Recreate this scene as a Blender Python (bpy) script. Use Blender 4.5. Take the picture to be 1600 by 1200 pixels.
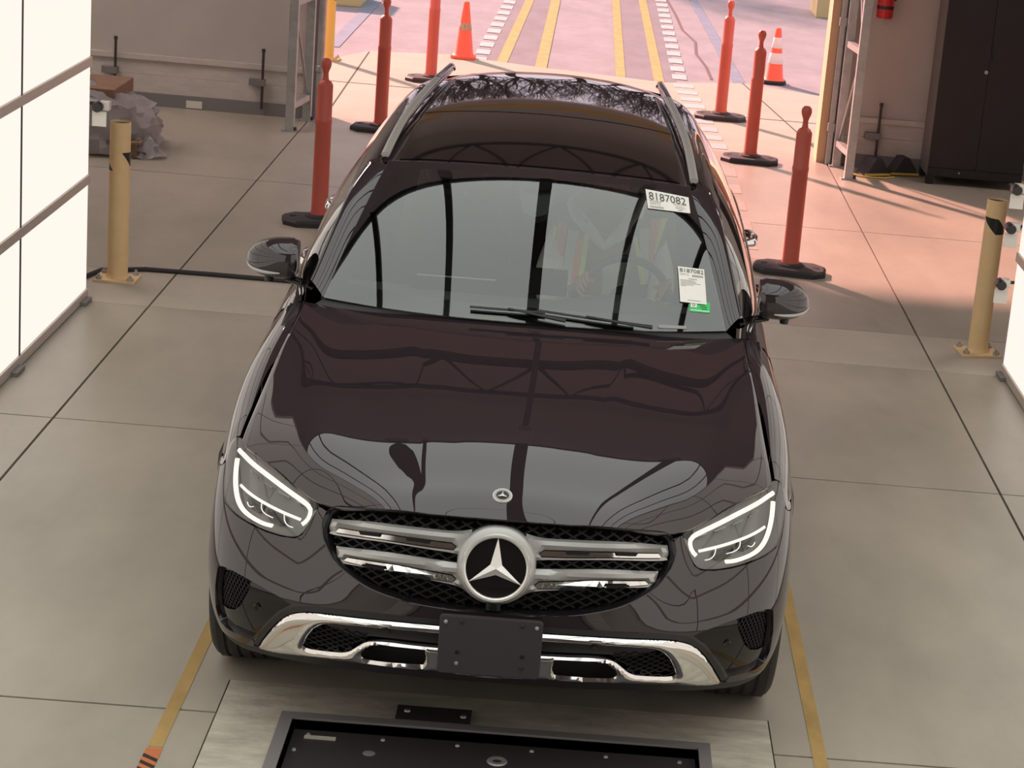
import bpy, bmesh, math, random
import numpy as np
from mathutils import Vector, Matrix
from mathutils.geometry import delaunay_2d_cdt

scene = bpy.context.scene
COL = scene.collection
for o in list(bpy.data.objects):
    bpy.data.objects.remove(o)

# ------------------------------------------------------------------ camera
cd = bpy.data.cameras.new('camera')
cam = bpy.data.objects.new('camera', cd)
COL.objects.link(cam)
cd.sensor_fit = 'HORIZONTAL'
cd.sensor_width = 36.0
cd.lens = 3370.87 * 36.0 / 1600.0
cd.shift_x = -210.28 / 1600.0
cd.shift_y = 0.0
cd.clip_end = 400
_r = Vector((0.9959177, -0.01378282, 0.08920747))
_d = Vector((0.08191636, -0.27712404, -0.95733587))
_f = Vector((0.03791632, 0.96073529, -0.27486369))
cam.matrix_world = Matrix(((_r.x, -_d.x, -_f.x, 0.16032), (_r.y, -_d.y, -_f.y, -6.10840),
                           (_r.z, -_d.z, -_f.z, 3.05385), (0, 0, 0, 1)))
scene.camera = cam

# ------------------------------------------------------------------ sky, sun, exposure
world = bpy.data.worlds.new('world')
scene.world = world
world.use_nodes = True
_bg = world.node_tree.nodes['Background']
_bg.inputs[0].default_value = (1.0, 0.84, 0.93, 1)
_bg.inputs[1].default_value = 1.15
sd = bpy.data.lights.new('sun', 'SUN')
sun = bpy.data.objects.new('sun', sd)
COL.objects.link(sun)
sd.energy = 13.5
sd.color = (1.0, 0.49, 0.42)
sd.angle = math.radians(2.6)
_el = math.radians(26.5)
sun.rotation_euler = Vector((0.615 * math.cos(_el), -0.788 * math.cos(_el), -math.sin(_el))).to_track_quat('-Z', 'Y').to_euler()
sun.location = (-6, 20, 9)
scene.view_settings.view_transform = 'Standard'
scene.view_settings.look = 'None'
scene.view_settings.exposure = 0.0
scene.view_settings.gamma = 1.0
scene.view_settings.use_curve_mapping = False
SOFTBOX = 1.65      # the overhead light box
LIGHTWALL = 1.05   # the light walls either side

# ------------------------------------------------------------------ materials
def lin(r, g, b):
    f = lambda c: c / 12.92 if c <= .04045 else ((c + .055) / 1.055) ** 2.4
    return tuple(f(c / 255) for c in (r, g, b)) + (1,)

def mat(name, col, rough=.5, metal=0., coat=0., spec=.5, noise=None, emit=None, trans=0., bump=None, sub=None):
    m = bpy.data.materials.new(name)
    m.use_nodes = True
    nt = m.node_tree
    b = nt.nodes['Principled BSDF']
    b.inputs['Base Color'].default_value = col
    b.inputs['Roughness'].default_value = rough
    b.inputs['Metallic'].default_value = metal
    b.inputs['Specular IOR Level'].default_value = spec
    b.inputs['Coat Weight'].default_value = coat
    b.inputs['Coat Roughness'].default_value = .0
    b.inputs['Coat IOR'].default_value = 1.72
    if emit:
        b.inputs['Emission Color'].default_value = emit[0]
        b.inputs['Emission Strength'].default_value = emit[1]
    if trans:
        b.inputs['Transmission Weight'].default_value = trans
    if noise or bump:
        tc = nt.nodes.new('ShaderNodeTexCoord')
    if noise:      # (scale, amount, detail, stretch)
        sc, am, det, st = noise
        mp = nt.nodes.new('ShaderNodeMapping')
        mp.inputs['Scale'].default_value = st
        nz = nt.nodes.new('ShaderNodeTexNoise')
        nz.inputs['Scale'].default_value = sc
        nz.inputs['Detail'].default_value = det
        nz.inputs['Roughness'].default_value = .65
        cr = nt.nodes.new('ShaderNodeValToRGB')
        cr.color_ramp.elements[0].position = .3
        cr.color_ramp.elements[1].position = .7
        cr.color_ramp.elements[0].color = tuple(c * (1 - am) for c in col[:3]) + (1,)
        cr.color_ramp.elements[1].color = tuple(min(1, c * (1 + am)) for c in col[:3]) + (1,)
        nt.links.new(tc.outputs['Object'], mp.inputs[0])
        nt.links.new(mp.outputs[0], nz.inputs['Vector'])
        nt.links.new(nz.outputs[0], cr.inputs[0])
        nt.links.new(cr.outputs[0], b.inputs['Base Color'])
    if bump:       # (scale, strength)
        n2 = nt.nodes.new('ShaderNodeTexNoise')
        n2.inputs['Scale'].default_value = bump[0]
        n2.inputs['Detail'].default_value = 6
        bp = nt.nodes.new('ShaderNodeBump')
        bp.inputs['Strength'].default_value = bump[1]
        bp.inputs['Distance'].default_value = .01
        nt.links.new(tc.outputs['Object'], n2.inputs['Vector'])
        nt.links.new(n2.outputs[0], bp.inputs['Height'])
        nt.links.new(bp.outputs[0], b.inputs['Normal'])
    return m

def soften(m, alpha):
    m.node_tree.nodes['Principled BSDF'].inputs['Alpha'].default_value = alpha

def glassmat(name, tint, gain=1.0, rough=0.0):
    """thin pane: clear tint with a two-surface Fresnel reflection"""
    m = bpy.data.materials.new(name)
    m.use_nodes = True
    nt = m.node_tree
    nt.nodes.clear()
    out = nt.nodes.new('ShaderNodeOutputMaterial')
    tr = nt.nodes.new('ShaderNodeBsdfTransparent')
    tr.inputs[0].default_value = tint
    gl = nt.nodes.new('ShaderNodeBsdfGlossy')
    gl.inputs['Roughness'].default_value = rough
    gl.inputs['Color'].default_value = (1, 1, 1, 1)
    fr = nt.nodes.new('ShaderNodeFresnel')
    fr.inputs[0].default_value = 1.5
    mu = nt.nodes.new('ShaderNodeMath')
    mu.operation = 'MULTIPLY'
    mu.use_clamp = True
    mu.inputs[1].default_value = gain
    mx = nt.nodes.new('ShaderNodeMixShader')
    nt.links.new(fr.outputs[0], mu.inputs[0])
    nt.links.new(mu.outputs[0], mx.inputs[0])
    nt.links.new(tr.outputs[0], mx.inputs[1])
    nt.links.new(gl.outputs[0], mx.inputs[2])
    nt.links.new(mx.outputs[0], out.inputs[0])
    return m

def emis(name, col, s):
    m = bpy.data.materials.new(name)
    m.use_nodes = True
    nt = m.node_tree
    nt.nodes.clear()
    out = nt.nodes.new('ShaderNodeOutputMaterial')
    e = nt.nodes.new('ShaderNodeEmission')
    e.inputs[0].default_value = col
    e.inputs[1].default_value = s
    nt.links.new(e.outputs[0], out.inputs[0])
    return m

ONE = (1, 1, 1)
M = dict(
    concrete=mat('concrete', (.375, .338, .278, 1), .38, noise=(1.3, .2, 12, (1, .45, 1)), bump=(60, .04)),
    strip=mat('concrete_strip', (.43, .39, .325, 1), .5, noise=(2.0, .12, 9, (1, .6, 1)), bump=(60, .05)),
    pitcon=mat('rough_concrete', (.47, .43, .355, 1), .8, noise=(14, .3, 9, (.35, 1, 1)), bump=(40, .2)),
    joint=mat('floor_joint', (.035, .03, .027, 1), .9),
    apron=mat('apron_concrete', (.31, .325, .26, 1), .85, noise=(1.5, .08, 8, ONE)),
    asphalt=mat('asphalt', (.215, .225, .245, 1), .9, noise=(2.2, .16, 10, (1, .5, 1)), bump=(120, .25)),
    lane=mat('asphalt_lane', (.155, .165, .185, 1), .9, noise=(3, .15, 10, (1, .4, 1)), bump=(120, .25)),
    seam=mat('sealed_strip', (.14, .20, .27, 1), .8, noise=(5, .15, 6, ONE)),
    crack=mat('tar_crack', (.10, .075, .08, 1), .9),
    yellow_line=mat('yellow_line_paint', (.34, .29, .09, 1), .6, noise=(9, .18, 8, (1, .5, 1))),
    worn_line=mat('worn_floor_line', (.42, .27, .09, 1), .6, noise=(9, .2, 8, (1, .5, 1))),
    white_line=mat('white_dash_paint', (.36, .40, .40, 1), .7, noise=(12, .12, 8, ONE)),
    kerbm=mat('pale_yellow_kerb', (.40, .40, .20, 1), .8),
    pale_dash=mat('pale_floor_dash', (.40, .32, .28, 1), .6, noise=(12, .12, 8, ONE)),
    hazard=mat('orange_hazard', (.55, .16, .05, 1), .5),
    wall=mat('wall_panel', (.50, .455, .42, 1), .75, noise=(3, .05, 5, ONE)),
    wallb=mat('wall_lower_board', (.56, .50, .455, 1), .7, noise=(6, .1, 5, (1, 1, 3))),
    kick=mat('grey_kick_rail', (.20, .185, .185, 1), .6),
    steel=mat('galvanised_steel', (.42, .42, .41, 1), .45, metal=.55, noise=(12, .15, 5, ONE)),
    darksteel=mat('dark_steel', (.055, .048, .050, 1), .5, metal=.3),
    tan=mat('tan_jamb', (.62, .42, .25, 1), .7, noise=(5, .1, 4, (1, 1, .2))),
    ceiling=mat('ceiling_sheet', (.38, .31, .33, 1), .8),
    header=mat('header_wall', (.52, .46, .43, 1), .8),
    truss=mat('truss_paint', (.02, .018, .02, 1), .6),
    stripe=mat('yellow_edge_strip', (.75, .42, .05, 1), .6),
    alu=mat('panel_frame', (.56, .49, .43, 1), .5, metal=.2),
    lightwall=emis('lit_panel', (1.0, .905, .82, 1), LIGHTWALL),
    softbox=emis('lit_softbox', (.97, 1.0, .94, 1), SOFTBOX),
    lamp=emis('fill_lamp', (1.0, .86, .80, 1), 17.0),  # glow of the added fill lamps, not a known fixture
    rib=mat('softbox_rib', (.03, .028, .028, 1), .7),
    bollard=mat('bollard_yellow', (.80, .57, .30, 1), .45, noise=(9, .06, 4, ONE)),
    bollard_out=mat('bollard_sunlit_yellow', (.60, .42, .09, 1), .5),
    black=mat('black_vinyl', (.016, .014, .015, 1), .4),
    rubber=mat('black_rubber', (.028, .026, .028, 1), .7, bump=(50, .1)),
    orange=mat('orange_plastic', (.55, .105, .07, 1), .45, noise=(8, .08, 5, (1, 1, .3))),
    cone=mat('cone_orange', (.85, .12, .06, 1), .5),
    signal=mat('signal_strip_grey', (.42, .41, .40, 1), .25),
    band=mat('reflective_band', (.72, .68, .68, 1), .4),
    greyband=mat('worn_grey_band', (.42, .30, .20, 1), .6, noise=(40, .4, 5, ONE)),
    cabinet=mat('cabinet_black', (.012, .0095, .011, 1), .5, noise=(7, .2, 5, ONE)),
    cabside=mat('cabinet_side_grey', (.13, .115, .11, 1), .5),
    red=mat('extinguisher_red', (.45, .02, .02, 1), .3),
    wood=mat('pallet_wood', (.20, .13, .08, 1), .8, noise=(9, .25, 6, (1, 6, 6))),
    card=mat('cardboard', (.24, .14, .09, 1), .85, noise=(7, .1, 4, ONE)),
    wrap=mat('plastic_wrap', (.44, .41, .42, 1), .35),
    white=mat('white_card', (.72, .68, .62, 1), .6),
    bark=mat('bark', (.045, .035, .035, 1), .9),
    bush=mat('hedge', (.07, .08, .045, 1), .9, noise=(3, .4, 6, ONE)),
    # car
    paint=mat('black_car_paint', (.024, .017, .020, 1), .5, coat=1.0, spec=.0),
    gloss=mat('gloss_black_trim', (.008, .007, .008, 1), .06, spec=.5),
    matte=mat('matte_black_plastic', (.022, .021, .022, 1), .5),
    grillemat=mat('grille_black', (.006, .0055, .006, 1), .55, spec=.3),
    bracket=mat('bracket_plastic', (.043, .039, .042, 1), .5),
    soil=mat('planting_soil', (.10, .08, .06, 1), .95, noise=(1.5, .3, 8, ONE)),
    void=mat('dark_void', (.004, .004, .004, 1), .9),
    chrome=mat('chrome', (.80, .79, .77, 1), .09, metal=1.),
    insert=mat('insert_satin', (.52, .51, .49, 1), .3, metal=.6),
    satin=mat('satin_silver', (.47, .465, .45, 1), .36, metal=.45),
    badge=mat('bright_badge', (.80, .785, .75, 1), .18, metal=.45),
    darkchrome=mat('dark_chrome', (.36, .35, .34, 1), .15, metal=1.),
    railalu=mat('rail_aluminium', (.46, .455, .43, 1), .38, metal=.5),
    windglass=glassmat('windshield_glass', (.86, .92, .87, 1), 2.55),
    darkglass=glassmat('tinted_glass', (.45, .45, .45, 1), 1.8),
    roofglass=mat('roof_glass', (.008, .007, .008, 1), .03, spec=.6),
    lens=glassmat('headlight_lens', (.86, .87, .87, 1), 1.3),
    lampbowl=mat('lamp_bowl', (.20, .20, .20, 1), .35, metal=.3),
    lampfin=mat('lamp_fin', (.35, .35, .36, 1), .25, metal=.8),
    drl=emis('daylight_strip', (1.0, .86, .66, 1), 1.7),
    drl2=emis('inner_light_line', (1.0, .93, .84, 1), 1.25),
    tyre=mat('tyre_rubber', (.022, .020, .021, 1), .6),
    rim=mat('alloy_rim', (.45, .45, .45, 1), .3, metal=.9),
    interior=mat('interior_grey', (.05, .052, .05, 1), .7),
    seatm=mat('seat_black', (.03, .03, .03, 1), .6),
    dash=mat('dashboard_dark', (.055, .055, .055, 1), .65, bump=(200, .1)),
    sticker=mat('paper_sticker', (.80, .77, .72, 1), .6),
    ink=mat('printed_ink', (.06, .06, .06, 1), .7),
    faint=mat('faint_print', (.30, .29, .28, 1), .7),
    green=mat('green_sticker', (.03, .55, .13, 1), .5),
    tail=mat('tail_lamp_red', (.35, .01, .015, 1), .2),
    # person
    skin=mat('skin', (.32, .18, .125, 1), .5),
    hoodie=mat('grey_hoodie', (.75, .74, .71, 1), .9, bump=(60, .2)),
    vest=mat('charcoal_vest', (.10, .105, .105, 1), .8),
    lime=mat('lime_tape', (.72, .90, .03, 1), .7),
    hiorange=mat('orange_tape', (.95, .16, .06, 1), .7),
    silver=mat('silver_tape', (.60, .63, .64, 1), .4),
    hair=mat('dark_hair', (.02, .016, .014, 1), .7),
    trousers=mat('navy_trousers', (.02, .022, .03, 1), .9),
)

soften(M['wrap'], .62)

# ------------------------------------------------------------------ helpers
def tag(o, label=None, cat=None, group=None, kind=None):
    if label: o['label'] = label
    if cat: o['category'] = cat
    if group: o['group'] = group
    if kind: o['kind'] = kind
    return o

def empty(name, loc, rz=0, label=None, cat=None, group=None):
    o = bpy.data.objects.new(name, None)
    o.empty_display_size = .1
    COL.objects.link(o)
    o.location = loc
    o.rotation_euler.z = rz
    return tag(o, label, cat, group)

def copy_tree(o, parent=None):
    c = o.copy()
    COL.objects.link(c)
    if parent:
        c.parent = parent
    for ch in list(o.children):
        copy_tree(ch, c)
    return c

class MB:
    def __init__(s):
        s.v, s.f, s.n = [], [], None
    def add(s, vs, fs):
        k = len(s.v)
        s.v += [tuple(map(float, q)) for q in vs]
        s.f += [tuple(i + k for i in f) for f in fs]
        return k
    def box(s, x0, x1, y0, y1, z0, z1):
        s.add([(x0, y0, z0), (x1, y0, z0), (x1, y1, z0), (x0, y1, z0), (x0, y0, z1), (x1, y0, z1), (x1, y1, z1), (x0, y1, z1)],
              [(0, 3, 2, 1), (4, 5, 6, 7), (0, 1, 5, 4), (1, 2, 6, 5), (2, 3, 7, 6), (3, 0, 4, 7)])
        return s
    def bar(s, a, b, w, h=None, up=(0, 0, 1)):
        """rectangular bar from a to b"""
        h = h or w
        a, b = Vector(a), Vector(b)
        d = (b - a).normalized()
        u = Vector(up)
        if abs(d.dot(u)) > .98: u = Vector((0, 1, 0))
        x = d.cross(u).normalized() * w / 2
        y = x.cross(d).normalized() * h / 2
        vs = [a - x - y, a + x - y, a + x + y, a - x + y, b - x - y, b + x - y, b + x + y, b - x + y]
        s.add(vs, [(0, 3, 2, 1), (4, 5, 6, 7), (0, 1, 5, 4), (1, 2, 6, 5), (2, 3, 7, 6), (3, 0, 4, 7)])
        return s
    def tube(s, pts, r, n=10, cap=True, flat=1.0, up=(0, 0, 1)):
        """sweep a circle (or ellipse) along pts; r may be a list"""
        pts = [Vector(p) for p in pts]
        m = len(pts)
        rs = r if hasattr(r, '__len__') else [r] * m
        rings = []
        prev = None
        for i, p in enumerate(pts):
            d = (pts[min(i + 1, m - 1)] - pts[max(i - 1, 0)]).normalized()
            u = prev if prev is not None else (Vector(up) if abs(d.dot(Vector(up))) < .95 else Vector((1, 0, 0)))
            x = d.cross(u).normalized()
            y = x.cross(d).normalized()
            prev = y
            rings.append([p + x * math.cos(2 * math.pi * k / n) * rs[i] + y * math.sin(2 * math.pi * k / n) * rs[i] * flat for k in range(n)])
        vs = [q for rg in rings for q in rg]
        fs = [(i * n + k, i * n + (k + 1) % n, (i + 1) * n + (k + 1) % n, (i + 1) * n + k) for i in range(m - 1) for k in range(n)]
        if cap:
            fs += [tuple(range(n))[::-1], tuple(range((m - 1) * n, m * n))]
        s.add(vs, fs)
        return s
    def lathe(s, prof, c=(0, 0, 0), n=28, axis='z'):
        vs, fs = [], []
        m = len(prof)
        for k in range(n):
            a = 2 * math.pi * k / n
            for r, h in prof:
                x, y = r * math.cos(a), r * math.sin(a)
                if axis == 'z': q = (c[0] + x, c[1] + y, c[2] + h)
                elif axis == 'x': q = (c[0] + h, c[1] + x, c[2] + y)
                else: q = (c[0] + x, c[1] + h, c[2] + y)
                vs.append(q)
        for k in range(n):
            for i in range(m - 1):
                a, b = k * m + i, ((k + 1) % n) * m + i
                fs.append((a, b, b + 1, a + 1))
        s.add(vs, fs)
        return s
    def grid(s, fn, nu, nv, u0=0., u1=1., v0=0., v1=1.):
        vs = [fn(u0 + (u1 - u0) * i / nu, v0 + (v1 - v0) * j / nv) for j in range(nv + 1) for i in range(nu + 1)]
        fs = [(j * (nu + 1) + i, j * (nu + 1) + i + 1, (j + 1) * (nu + 1) + i + 1, (j + 1) * (nu + 1) + i) for j in range(nv) for i in range(nu)]
        s.add(vs, fs)
        return s
    def prism(s, poly, a, b, axis='y'):
        """extrude a 2D polygon between a and b along an axis"""
        n = len(poly)
        def P(q, h):
            return (q[0], h, q[1]) if axis == 'y' else ((h, q[0], q[1]) if axis == 'x' else (q[0], q[1], h))
        vs = [P(q, a) for q in poly] + [P(q, b) for q in poly]
        fs = [tuple(range(n))[::-1], tuple(range(n, 2 * n))] + [(i, (i + 1) % n, n + (i + 1) % n, n + i) for i in range(n)]
        s.add(vs, fs)
        return s
    def build(s, name, m, parent=None, smooth=True, angle=35, world=True, bevel=0, normals=None, fix=True, merge=1e-5):
        me = bpy.data.meshes.new(name)
        off = Vector((0, 0, 0))
        if parent is not None and world:
            q = parent
            while q is not None:
                off += q.location
                q = q.parent
        me.from_pydata([(x - off.x, y - off.y, z - off.z) for x, y, z in s.v], [], s.f)
        if fix:
            bm = bmesh.new()
            bm.from_mesh(me)
            if merge: bmesh.ops.remove_doubles(bm, verts=bm.verts, dist=merge)
            bmesh.ops.recalc_face_normals(bm, faces=bm.faces)
            if bevel:
                es = [e for e in bm.edges if len(e.link_faces) == 2 and e.calc_face_angle() > math.radians(30)]
                bmesh.ops.bevel(bm, geom=es, offset=bevel, segments=2, profile=.7, affect='EDGES')
            bm.to_mesh(me)
            bm.free()
        me.materials.append(m)
        if smooth:
            for p in me.polygons: p.use_smooth = True
            if angle and normals is None:
                me.set_sharp_from_angle(angle=math.radians(angle))
            if normals is not None:
                me.normals_split_custom_set_from_vertices(normals)
        o = bpy.data.objects.new(name, me)
        COL.objects.link(o)
        if parent is not None: o.parent = parent
        return o

def text_mesh(txt, size):
    """letters as a flat mesh: vertices (x, y) and faces, left-bottom at the origin"""
    cu = bpy.data.curves.new('lettering', 'FONT')
    cu.body = txt
    cu.size = size
    cu.resolution_u = 3
    o = bpy.data.objects.new('lettering', cu)
    COL.objects.link(o)
    dg = bpy.context.evaluated_depsgraph_get()
    me = bpy.data.meshes.new_from_object(o.evaluated_get(dg))
    v = [(q.co.x, q.co.y) for q in me.vertices]
    f = [tuple(p.vertices) for p in me.polygons]
    bpy.data.objects.remove(o)
    bpy.data.curves.remove(cu)
    bpy.data.meshes.remove(me)
    return v, f

def struct(o):
    o['kind'] = 'structure'
    return o
# ------------------------------------------------------------------ the hall
YW = 11.70          # inner face of the wall with the door opening
mb = MB()
XC = [-9, -6.5, -4.35, -2.12, 2.19, 4.4, 6.6, 9]
YC = [-12, -5.4, -2.55, .31, 3.22, 5.29, 6.06, 8.95, 11.85]
g = .006
for i in range(len(XC) - 1):
    for j in range(len(YC) - 1):
        if YC[j] == 5.29: continue
        gx = g
        mb.box(XC[i] + gx, XC[i + 1] - gx, YC[j] + .006, YC[j + 1] - .006, -.14, 0)
# the slab round the vehicle pit is cut out below
def cut_floor(mb_src, x0, x1, y0, y1):
    out = MB()
    for k in range(0, len(mb_src.v), 8):
        a, b = mb_src.v[k], mb_src.v[k + 6]
        X0, X1, Y0, Y1 = a[0], b[0], a[1], b[1]
        if X1 <= x0 or X0 >= x1 or Y1 <= y0 or Y0 >= y1:
            out.box(X0, X1, Y0, Y1, -.14, 0)
        else:
            if X0 < x0: out.box(X0, x0, Y0, Y1, -.14, 0)
            if X1 > x1: out.box(x1, X1, Y0, Y1, -.14, 0)
            xa, xb = max(X0, x0), min(X1, x1)
            if Y0 < y0: out.box(xa, xb, Y0, y0, -.14, 0)
            if Y1 > y1: out.box(xa, xb, y1, Y1, -.14, 0)
    return out
PITX0, PITX1, PITY0, PITY1 = -.665, .73, -2.2, .335
mb = cut_floor(mb, PITX0 - .21, PITX1 + .21, PITY0 - .2, PITY1 + .235)
struct(mb.build('floor', M['concrete'], smooth=False))
mb = MB()
for i in range(len(XC) - 1):
    mb.box(XC[i] + g, XC[i + 1] - g, 5.29, 6.06, -.14, 0)
struct(mb.build('trim_1', M['strip'], smooth=False))
struct(MB().box(-9, 9, -12, 11.85, -.3, -.15).build('trim_2', M['joint'], smooth=False))
# rough concrete collar round the pit
mb = MB()
x0, x1, y0, y1 = PITX0 - .205, PITX1 + .205, PITY0 - .19, PITY1 + .23
mb.box(x0, PITX0, y0, y1, -.14, .001).box(PITX1, x1, y0, y1, -.14, .001).box(PITX0, PITX1, PITY1, y1, -.14, .001).box(PITX0, PITX1, y0, PITY0, -.14, .001)
struct(mb.build('trim_3', M['pitcon'], smooth=False))

# vehicle pit cover: frame, plate, bolts, ring
pit = empty('pit_cover', (.03, -.9, 0), label='dark steel pit cover set in a grey frame in the floor before the bumper', cat='floor hatch')
mb = MB()
fo = [(PITX0, PITY0), (PITX1, PITY0), (PITX1, PITY1), (PITX0, PITY1)]
fi = [(PITX0 + .04, PITY0 + .04), (PITX1 - .04, PITY0 + .04), (PITX1 - .04, PITY1 - .04), (PITX0 + .04, PITY1 - .04)]
for i in range(4):
    j = (i + 1) % 4
    mb.prism([fo[i], fo[j], fi[j], fi[i]], -.05, .012, 'z')
mb.box(PITX0 + .034, PITX0 + .04, PITY0, PITY1 - .034, -.06, .004).box(PITX1 - .04, PITX1 - .034, PITY0, PITY1 - .034, -.06, .004).box(PITX0 + .04, PITX1 - .04, PITY1 - .04, PITY1 - .034, -.06, .004)
mb.build('frame', M['kick'], pit, smooth=False)
plate = MB().box(PITX0 + .05, PITX1 - .05, PITY0, PITY1 - .065, -.055, -.018).build('plate', M['darksteel'], pit, smooth=False)
for bx in np.linspace(PITX0 + .10, PITX1 - .10, 6):
    MB().lathe([(0, .006), (.006, .005), (.008, 0)], (bx, PITY1 - .10, -.018), 10).build('bolt', M['steel'], plate)
for by in (.06, -.25, -.6, -.95):
    for bx in (PITX0 + .07, PITX1 - .07):
        MB().lathe([(0, .006), (.006, .005), (.008, 0)], (bx, by + .06, -.018), 10).build('bolt', M['steel'], plate)
MB().lathe([(.016, 0), (.016, .004), (.03, .004), (.033, 0)], (.045, .145, -.018), 28).build('ring', M['steel'], plate)
MB().lathe([(.0, .001), (.018, .001), (.02, .0)], (-.36, .135, -.018), 24).build('round_mark', M['kick'], plate)
MB().box(-.575, -.475, .205, .225, -.018, -.014).build('name_plate', M['pitcon'], plate, smooth=False)
hinge = MB().box(-.30, -.055, .335, .445, .002, .014).build('hinge_plate', M['darksteel'], smooth=False, bevel=.002)
tag(hinge, 'small black steel plate bolted to the concrete at the pit edge', 'metal plate')
for bx, by in ((-.265, .40), (-.08, .385)):
    MB().lathe([(0, .02), (.009, .019), (.011, .014)], (bx, by, 0), 10).build('bolt', M['steel'], hinge)

# painted floor lines
def flat(name, poly, z, m, t=.003):
    return MB().prism(poly, z - t, z, 'z').build(name, m, smooth=False)
def line(name, x0, y0, x1, y1, w, z, m):
    d = Vector((x1 - x0, y1 - y0)).normalized()
    n = Vector((-d.y, d.x)) * w / 2
    return flat(name, [(x0 - n.x, y0 - n.y), (x1 - n.x, y1 - n.y), (x1 + n.x, y1 + n.y), (x0 + n.x, y0 + n.y)], z, m)
o = line('floor_line', -1.012, .03, -1.012, 4.2, .045, .002, M['worn_line'])
tag(o, 'worn yellow floor line left of the car', 'floor marking', 'yellow guide lines')
o = line('floor_line', 1.09, -1.2, 1.09, 4.2, .047, .002, M['worn_line'])
tag(o, 'worn yellow floor line right of the car', 'floor marking', 'yellow guide lines')
hz = line('hazard_tape', -1.012, -1.2, -1.012, .02, .05, .002, M['hazard'])
tag(hz, 'orange and black striped tape on the floor at bottom left', 'floor marking')
mb = MB()
for k in range(26):
    y = -.02 - k * .045
    mb.prism([(-1.037, y), (-.987, y - .035), (-.987, y - .055), (-1.037, y - .02)], .002, .003, 'z')
mb.build('black_stripes', M['black'], hz, smooth=False)
# pale dashes running in from the road on the right
for k, y in enumerate((10.868, 10.171, 9.529, 8.84, 8.217, 7.617, 7.0)):
    o = flat('floor_dash', [(1.19, y - .17), (1.385, y - .17), (1.385, y + .17), (1.19, y + .17)], .0025, M['pale_dash'])
    tag(o, 'pale rectangular floor dash in the row beside the right of the car', 'floor marking', 'floor dashes inside the hall')

# walls
def wall(name, x0, x1, y0, y1, z0, z1, m):
    return struct(MB().box(x0, x1, y0, y1, z0, z1).build(name, m, smooth=False))
wall('wall_back_left', -9, -2.13, YW, YW + .25, .0, 5.6, M['wall'])
wall('wall_back_right', 2.28, 9, YW, YW + .25, .0, 5.6, M['wall'])
wall('wall_header', -2.13, 2.28, YW, YW + .25, 3.1, 5.6, M['header'])
wall('wall_left', -9.2, -9, -12, YW + .2, 0, 5.6, M['header'])
wall('wall_right', 9, 9.2, -12, YW + .2, 0, 5.6, M['header'])
wall('wall_front', -9, 9, -12.2, -12, 0, 5.6, M['header'])
wall('ceiling', -9.2, 9.2, -12.2, YW + .25, 5.6, 5.75, M['ceiling'])
wall('trim_4', -2.13, 2.28, YW - .03, YW - .001, 3.30, 3.38, M['stripe'])
for sx, xa, xb in ((-1, -9, -2.16), (1, 2.30, 9)):
    nm = 'left' if sx < 0 else 'right'
    wall('baseboard_' + nm, xa, xb, YW - .05, YW - .001, 0, .105, M['kick'])
    mb = MB()
    mb.box(xa, xb, YW - .022, YW - .001, .105, .25).box(xa, xb, YW - .014, YW - .001, .252, .37)
    struct(mb.build('trim_%d' % (5 if sx < 0 else 6), M['wallb'], smooth=False))
    struct(MB().box(xa, xb, YW - .035, YW - .001, .37, .415).build('trim_%d' % (7 if sx < 0 else 8), M['wallb'], smooth=False, bevel=.004))
wall('trim_9', 2.10, 2.166, YW + .01, YW + .30, 0, 3.1, M['tan'])
wall('trim_17', 2.166, 2.279, YW - .02, YW + .28, 0, 3.1, M['kick'])
wall('trim_10', -2.13, -2.07, YW - .02, YW + .32, 0, 3.1, M['kick'])
o = MB().box(-3.13, -3.00, YW - .055, YW - .0505, .01, .07).build('floor_sticker', M['white'], smooth=False)
tag(o, 'small white rectangle stuck on the grey kick rail, left wall', 'sticker')

# cane bolts on the walls
def cane_bolt(x, label):
    t = empty('cane_bolt', (x, YW - .03, 0), label=label, cat='door bolt', group='cane bolts on the wall panels')
    y = YW - .075
    MB().tube([(x, y, .055), (x, y, .54)], .011, 10).build('rod', M['darksteel'], t)
    MB().box(x - .11, x + .022, YW - .09, YW - .036, .245, .30).build('bracket', M['kick'], t, smooth=False, bevel=.004)
    MB().lathe([(0, .02), (.016, .015), (.016, -.01), (0, -.012)], (x, y, .535), 10).build('knob', M['darksteel'], t)
    return t
cane_bolt(-3.712, 'dark cane bolt on the grey wall, behind the plastic-wrapped heap')
cane_bolt(-2.51, 'dark cane bolt on the grey wall nearest the left truss column')
cane_bolt(2.58, 'dark cane bolt on the wall above the wheel chocks, right')

# truss columns either side of the door
def truss_column(x, xb, lab):
    t = empty('truss_column', (x, 11.3, 0), label=lab, cat='column', group='open truss columns at the door')
    for (cx, y) in ((x, 11.03), (xb, 11.58)):
        MB().box(cx - .035, cx + .035, y - .035, y + .035, 0, 5.5).build('chord', M['steel'], t, smooth=False, bevel=.006)
    for (cx, y) in ((x, 11.03), (xb, 11.58)):
        MB().box(cx - .06, cx + .06, y - .05, y + .05, 0, .012).build('base_plate', M['steel'], t, smooth=False)
        MB().lathe([(0, .03), (.012, .028), (.012, .0)], (cx + .047, y - .03, .012), 8).build('anchor_bolt', M['darksteel'], t)
    zs = [.2, 1.02, 1.9, 2.8, 3.7, 4.6, 5.4]
    for i, z in enumerate(zs):
        MB().bar((x, 11.06, z), (xb, 11.55, z), .05, .05).build('strut', M['steel'], t, smooth=False)
    for i in range(len(zs) - 1):
        a, b = ((x, 11.06, zs[i] + .03), (xb, 11.55, zs[i + 1] - .03))
        if i % 2 == 0: a, b = ((x, 11.06, zs[i + 1] - .03), (xb, 11.55, zs[i] + .03))
        MB().tube([a, b], .012, 8).build('brace', M['steel'], t)
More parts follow.
